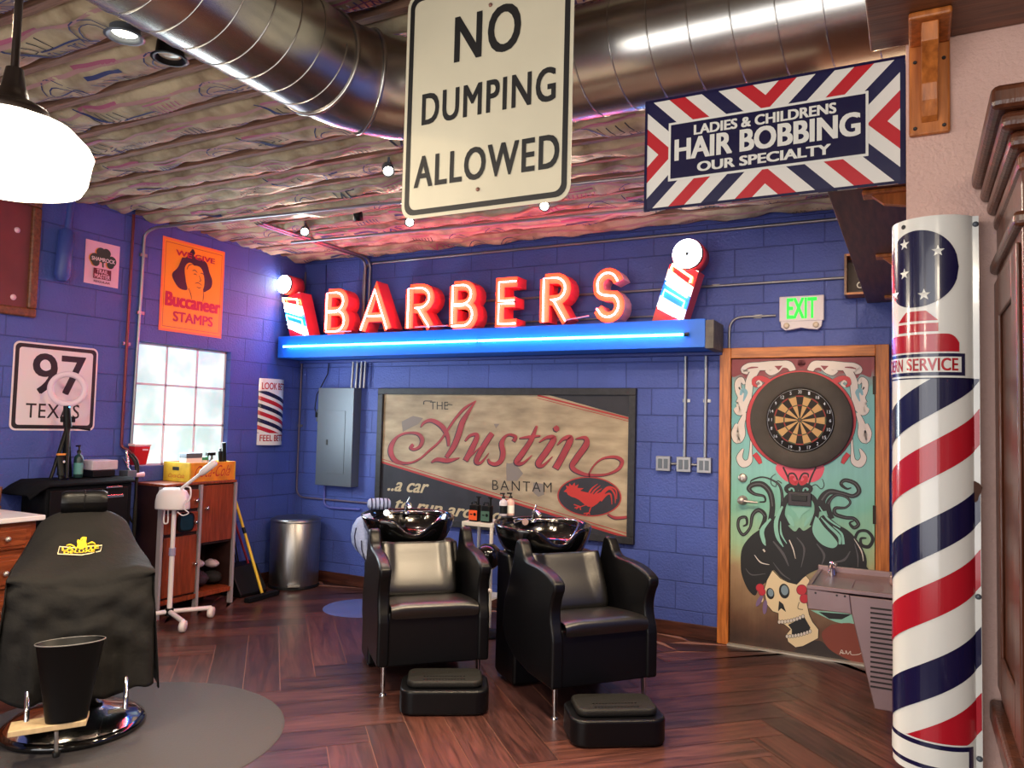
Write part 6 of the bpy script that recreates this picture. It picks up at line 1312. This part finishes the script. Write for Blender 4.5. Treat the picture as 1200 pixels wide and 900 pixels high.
b = MB(); b.add([bc(f, s, z) for (f, z) in ((-.26, .46), (-.36, .98), (-.18, .46), (-.30, .98)) for s in (-.16, .16)], [(0, 1, 3, 2), (4, 6, 7, 5), (0, 4, 5, 1), (2, 3, 7, 6), (0, 2, 6, 4), (1, 5, 7, 3)], m_black_leather); b.build('backrest', t, bevel=.03)
b = MB(); G_ = []
for i in range(13):
    s = -.105+.21*i/12; e = 1-max(0, (abs(s)-.085)/.02)*.18
    G_.append([bc(-.30+.042*e*math.cos(a)*1.0, s, 1.052+.06*e*math.sin(a)) for a in [2*PI*j/18 for j in range(19)]])
b.grid(G_, m_black_leather)
for gk in (0, -1): b.add(G_[gk][:-1], [tuple(range(18))], m_black_leather)
b.tube([bc(-.30+.0435*math.cos(a), .0, 1.052+.0605*math.sin(a)) for a in [-.6+2.4*j/10 for j in range(11)]], .003, m_black, 6); b.build('headrest', t)
b = MB(); b.tube([bc(-.33, -.05, .97), bc(-.32, -.05, 1.03)], .007, m_chrome, 8); b.tube([bc(-.33, .05, .97), bc(-.32, .05, 1.03)], .007, m_chrome, 8); b.each('headrest_post', t)
def onf(px, py, f):
    d = _f*FOC+_r*(px-600)-_u*(py-450); P0 = BC+Fv*f; return CAM+d*((P0-CAM).dot(Fv)/d.dot(Fv))
FZ2 = onf(56, 851, .47).z
bk = [onf(13, 845, .35), onf(105, 832, .35)]; fr1 = [onf(9, 853, .47), onf(101, 844, .47)]
for p in bk+fr1: p.z = FZ2
dn = V((0, 0, -.024)); vs = [bk[0], bk[1], fr1[1], fr1[0]]
b = MB(); b.add(vs+[p+dn for p in vs], [(0, 1, 2, 3), (7, 6, 5, 4), (0, 4, 5, 1), (1, 5, 6, 2), (2, 6, 7, 3), (3, 7, 4, 0)], mat('footplate_wood', L(206, 180, 140), .5, noise=(5, .1), stretch=(8, 8, 2))); b.build('footplate', t, bevel=.003)
fm = (fr1[0]+fr1[1])/2
b = MB(); p_ = onf(66, 857, .45); p2 = onf(66, 880, .45); b.tube([p_, p2], .009, m_chrome, 8); b.lathe([(.014, 0), (.016, .02), (.008, .026)], p2-Zv*.024, m_black, 12); b.build('kick_post', t)
b = MB()
for s in (-.2, .2): b.tube([bc(.12, s, .36), bc(.36, s*.95, FZ2+.05), bc(.37, s*.95, FZ2-.012)], .011, m_chrome, 8)
for s in (-.2, .2): b.tube([bc(.37, s*.95, FZ2-.012), bc(.37, s*.6, FZ2-.012)], .011, m_chrome, 8)
b.each('support_post', t)
# cape
m_cape = mat('cape_cloth', L(34, 33, 32), .75, spec=.15, bump=(40, .25), noise=(2.5, .12))
t = thing('barber_cape', bc(0, 0, .5), 'dark grey cutting cape with a yellow emblem draped over the barber chair', 'cape')
rows = [(-.325, .985, .10, .95), (-.31, 1.01, .17, .96), (-.28, 1.0, .20, .94), (-.22, .965, .222, .89), (-.14, .915, .246, .84), (-.05, .86, .268, .81), (.04, .825, .284, .79), (.12, .80, .29, .775), (.19, .782, .298, .768), (.225, .755, .30, .75), (.242, .70, .302, .715), (.255, .60, .304, .62), (.262, .5, .306, .5), (.266, .40, .309, .40), (.268, .30, .312, .30), (.27, .205, .315, .215)]
NC = 56; G_ = []; KR = 3
_c1, _ = curve([(r_[0], r_[1], r_[2]) for r_ in rows], None, KR); _c2, _ = curve([(r_[3], 0, 0) for r_ in rows], None, KR)
rows0 = rows; rows = [(a_.x, a_.y, a_.z, b_.x) for a_, b_ in zip(_c1, _c2)]
for ii, (f, z, hw2, ze) in enumerate(rows):
    i = ii/KR
    row = []
    for j in range(NC+1):
        s = -1+2*j/NC; fold = 0; top = i < 9
        zz = z+(ze-z)*abs(s)**3; ff = f
        if i >= 9: k = (i-9)/6; ff += .018*k*math.sin(s*9+.6)+.010*k*math.sin(s*21+1.3)-.05*abs(s)**4
        if 3 <= i <= 9: zz -= .03*math.exp(-((s)/.45)**2)*((i-2)/7)
        wv = max(0, 1-abs(i-10)/2.2); zz -= .06*(1-s*s)*wv; wf = max(0, 1-abs(i-11)/3.2); ff += wf*(.011*math.sin(i*3.4-7*s*s+1.2*s)+.006*math.sin(i*5.3+9*abs(s)+2))
        if 4 <= i <= 13: zz += .008*math.sin(s*7+i*1.1)*(1-abs(s)**6)
        zz += max(0, i-14)*(.03*abs(s)+.012*math.sin(s*11))
        row.append(bc(ff, s*hw2, zz))
    G_.append(row)
b = MB(); b.grid(G_, m_cape)
# side falls
for sg in (-1, 1):
    S_ = []
    for i in range(0, 9*KR+1):
        f, z, hw2, ze = rows[i]; top_ = G_[i][0 if sg < 0 else NC]; n = 9; row = []
        for k in range(n+1):
            v = k/n; zb2 = .225+.02*math.sin(f*20); row.append(V((top_.x, top_.y, top_.z+(zb2-top_.z)*v))+Sv*sg*((.30+.03*v-hw2)*min(1, v*3)+.012*math.sin(f*26+k*.3)*v))
        S_.append(row)
    b.grid(S_, m_cape)
b.build('cloth', t, solid=.006, weld=True)
# emblem
from mathutils.bvhtree import BVHTree
_vs = [p for row in G_ for p in row]; _n = NC+1
_bv = BVHTree.FromPolygons(_vs, [(i*_n+j, i*_n+j+1, (i+1)*_n+j+1, (i+1)*_n+j) for i in range(len(G_)-1) for j in range(NC)])
def cap_pt(x, y):
    d = (_f*FOC+_r*(x-600)-_u*(y-450)).normalized(); h = _bv.ray_cast(CAM, d)
    return h[0]-d*.006 if h[0] else CAM+d*3.4
m_gold2 = mat('emblem_yellow', L(250, 214, 40), .6); m_goldw = mat('emblem_pale', L(250, 236, 190), .6); m_cdk = mat('emblem_dark', L(46, 34, 24), .8)
b = MB(); A = Art(b, cap_pt, tuple((CAM-bc(0, 0, .85)).normalized()), .0006); E_ = lambda pts: [(60+x/17.14, 620+y/17.14) for x, y in pts]
A.k = 1; lo_, up_ = E_([(130, 500), (370, 512), (610, 520), (800, 485), (990, 440)]), E_([(170, 350), (330, 368), (500, 380), (760, 350), (1020, 325)])
b.grid([[A.P(*[l_+(u_-l_)*k/4 for l_, u_ in zip(p_, q_)]) for k in range(5)] for p_, q_ in zip(lo_, up_)], m_cdk, False)
A.line(E_([(130, 500), (170, 350), (480, 375), (720, 350), (1020, 325), (990, 440), (780, 490), (610, 520), (130, 500)]), .9, m_goldw, sm=False)
A.k = 3; A.text('LAYRITE', *E_([(215, 435)])[0], *E_([(960, 385)])[0], m_gold2, *E_([(215, 362)])[0], bold=.03); A.k = 3; A.text('DELUXE', *E_([(250, 500)])[0], *E_([(880, 450)])[0], m_gold2, *E_([(250, 445)])[0], bold=.03)
A.poly(E_([(520, 370), (530, 300), (515, 250), (535, 205), (580, 225), (600, 175), (640, 155), (715, 160), (700, 250), (720, 330), (640, 400), (570, 400)]), m_gold2)
A.line(E_([(560, 330), (610, 280), (650, 250)]), .8, m_cdk); A.line(E_([(590, 240), (630, 215), (660, 240)]), .7, m_cdk)
A.line(E_([(300, 330), (380, 312), (470, 340)]), [.6, 1.8, .6], m_gold2); A.line(E_([(725, 300), (820, 265), (890, 300)]), [.6, 2, .6], m_gold2)
b.build('emblem', t)
# bin
BF = .435
o_ = onf(78, 843, BF); o_.z = FZ2+.001
rb0 = (onf(103, 840, BF)-onf(54, 843, BF)).length/2; rt0 = (onf(121, 748, BF)-onf(40, 750, BF)).length/2; ht = onf(79, 752, BF).z-o_.z
t = thing('waste_bin', o_, 'black tapered bin standing on the chair footplate in front of the cape', 'bin')
axb = (Sv, Fv*.5, Zv)
b = MB(); b.lathe([(0, .002), (rb0, .002), (rb0*1.02, .01), (rt0, ht), (rt0+.004, ht+.003), (rt0-.004, ht), (rb0*.95, .012), (0, .012)], o_, m_black, 40, axb); b.build('body', t)
b = MB(); b.tube([o_+Sv*(rt0+.003)*math.cos(a)+Fv*.5*(rt0+.003)*math.sin(a)+Zv*ht for a in [2*PI*i/40 for i in range(40)]], .003, mat('rim_grey', L(120, 118, 116), .35), 6, closed=True); b.build('rim', t)
# ---------------------------------------------------------------- lamps
m_globe = emat('milk_glass', (1, .9, .72), GLOBE_E); m_bronze = mat('dark_bronze', L(44, 34, 30), .4, .6)
def pendant(x, y, z, label, k=1.0):
    """schoolhouse globe; z = its bottom"""
    t = thing('pendant_lamp', (x, y, z), label, 'pendant lamp', 'schoolhouse pendant lamps')
    b = MB(); b.lathe([(r_*k, z_*k) for r_, z_ in [(0, 0), (.05, .003), (.062, .02), (.1, .012), (.165, .03), (.178, .055), (.186, .11), (.19, .125), (.18, .145), (.14, .185), (.085, .205), (.075, .22)]], (x, y, z), m_globe, 48); b.build('globe', t)
    b = MB(); b.lathe([(r_*k, z_*k) for r_, z_ in [(.082, .2), (.09, .215), (.08, .23), (.04, .25), (.028, .285), (.02, .33)]], (x, y, z), m_bronze, 28); b.build('fitter', t)
    b = MB(); b.tube([(x, y, z+.32*k), (x, y, z+.62)], .011, m_bronze, 10); b.tube([(x, y, z+.62), (x, y, 3.06)], .0035, m_bronze, 6); b.lathe([(.0, 0), (.02, .004), (.014, .03)], (x, y, z+.615), m_bronze, 12); b.build('stem', t)
    l = lamp('POINT', 'lamp_bulb', (x, y, z-.03), K_PEND*(1 if k > 1 else .55), (1, .85, .66), .12); l.parent = t; l.location = (0, 0, -.04)
c_ = CAM+(_f*FOC+_r*(11-600)-_u*(183-450))/FOC*2.12
pendant(c_.x, c_.y, c_.z-.112, 'milk glass schoolhouse pendant lamp hanging in front of the framed board', 1.09)
for x, y in ((1.9, -6.4), (5.6, -5.9), (3.6, -7.4)): pendant(x, y, 2.25, 'unseen milk glass schoolhouse pendant lamp added behind the viewer')  # extra pendants added out of view to light the room
m_spot = emat('spot_bulb', (1, .86, .62), 30)
def spot(px, py, label, aim, can=False, on=True):
    p = W(px, py, 2, 2.965); t = thing('spotlight', p, label, 'spotlight', 'ceiling spotlights'); d = (V(aim)-p).normalized(); s_ = d.orthogonal().normalized(); u_ = d.cross(s_)
    b = MB(); b.lathe([(.02, -.075), (.034, -.06), (.036, 0), (.03, .0), (.028, -.012)], p, m_black if can else m_grey_metal, 20, (s_, u_, d)); b.build('housing', t)
    if on: b = MB(); b.lathe([(.027, -.012), (.0, -.006)], p, m_spot, 20, (s_, u_, d)); b.build('lens', t)
    b = MB(); b.tube([p-d*.05, V((p.x, p.y, 3.05))], .007, m_grey_metal, 8); b.build('bracket', t)
    if on:
        l = lamp('SPOT', 'spot_beam', p, K_SPOT, (1, .86, .68), .03, spot_size=math.radians(110), spot_blend=.6); l.parent = t; l.location = d*.015; l.rotation_euler = d.to_track_quat('-Z', 'Y').to_euler()
spot(455, 201, 'small bright spotlight beside the edge of the hanging road sign', (4.4, -4.0, .6)); spot(357, 272, 'small bright spotlight above the neon letter B and pole', (3.4, -4, .8))
spot(480, 261, 'small bright spotlight under the bottom left corner of the road sign', (4, -4, .7)); spot(638, 242, 'small bright spotlight under the bottom edge of the road sign', (4.7, -4, .7))
spot(420, 259, 'small black unlit spotlight between two lit ones near the back wall', (1.6, -.6, 0), True, False)
def recess(px, py, label, on):
    p = W(px, py, 2, 2.99); t = thing('recessed_light', p, label, 'ceiling light', 'recessed ceiling lights')
    b = MB(); b.lathe([(.05, .09), (.058, 0), (.075, -.004), (.058, -.006), (.045, .03)], p, m_black if not on else m_grey_metal, 28); b.build('trim_ring', t)
    b = MB(); b.lathe([(.045, .012), (.0, .006)], p, m_spot if on else mat('lens_dim', L(200, 190, 170), .3), 24); b.build('lens', t)
    if on: l = lamp('SPOT', 'recessed_beam', p, K_SPOT, (1, .86, .68), .04, spot_size=math.radians(120), spot_blend=.7); l.parent = t; l.location = (0, 0, -.01)
FILL_CANS = ((4.35, -2.86), (3.75, -2.80), (2.2, -4.15), (5.2, -2.1))  # ceiling lights added out of view to warm the shampoo chair backs
def can(x, y, label):
    t = thing('recessed_light', (x, y, 2.985), label, 'ceiling light', 'recessed ceiling lights'); p = V((x, y, 2.985))
    b = MB(); b.lathe([(.07, .06), (.08, 0), (.1, -.004), (.08, -.006), (.065, .03)], p, m_grey_metal, 28); b.build('trim_ring', t)
    b = MB(); b.lathe([(.065, .012), (.0, .006)], p, m_spot, 24); b.build('lens', t)
    l = lamp('AREA', 'fill_can_beam', (0, 0, -.012), K_CAN, (1, .77, .5), (.2, .2)); l.parent = t
for x, y in FILL_CANS: can(x, y, 'unseen round recessed ceiling light added to brighten the seating')
recess(146, 42, 'bright recessed ceiling light beside the duct, top left', True); recess(199, 68, 'dark rimmed recessed ceiling light under the duct, top left', False)

# ---------------------------------------------------------------- a thing of one piece is that piece itself
for t in [o for o in sc.objects if o.type == 'EMPTY' and o.parent is None and 'label' in o and len(o.children) == 1 and not o.children[0].children]:
    c = t.children[0]; nm = t.name.split('.')[0]; loc = t.location+c.location
    for k in ('label', 'category', 'group'):
        if k in t: c[k] = t[k]
    c.parent = None; c.location = loc; bpy.data.objects.remove(t); c.name = nm
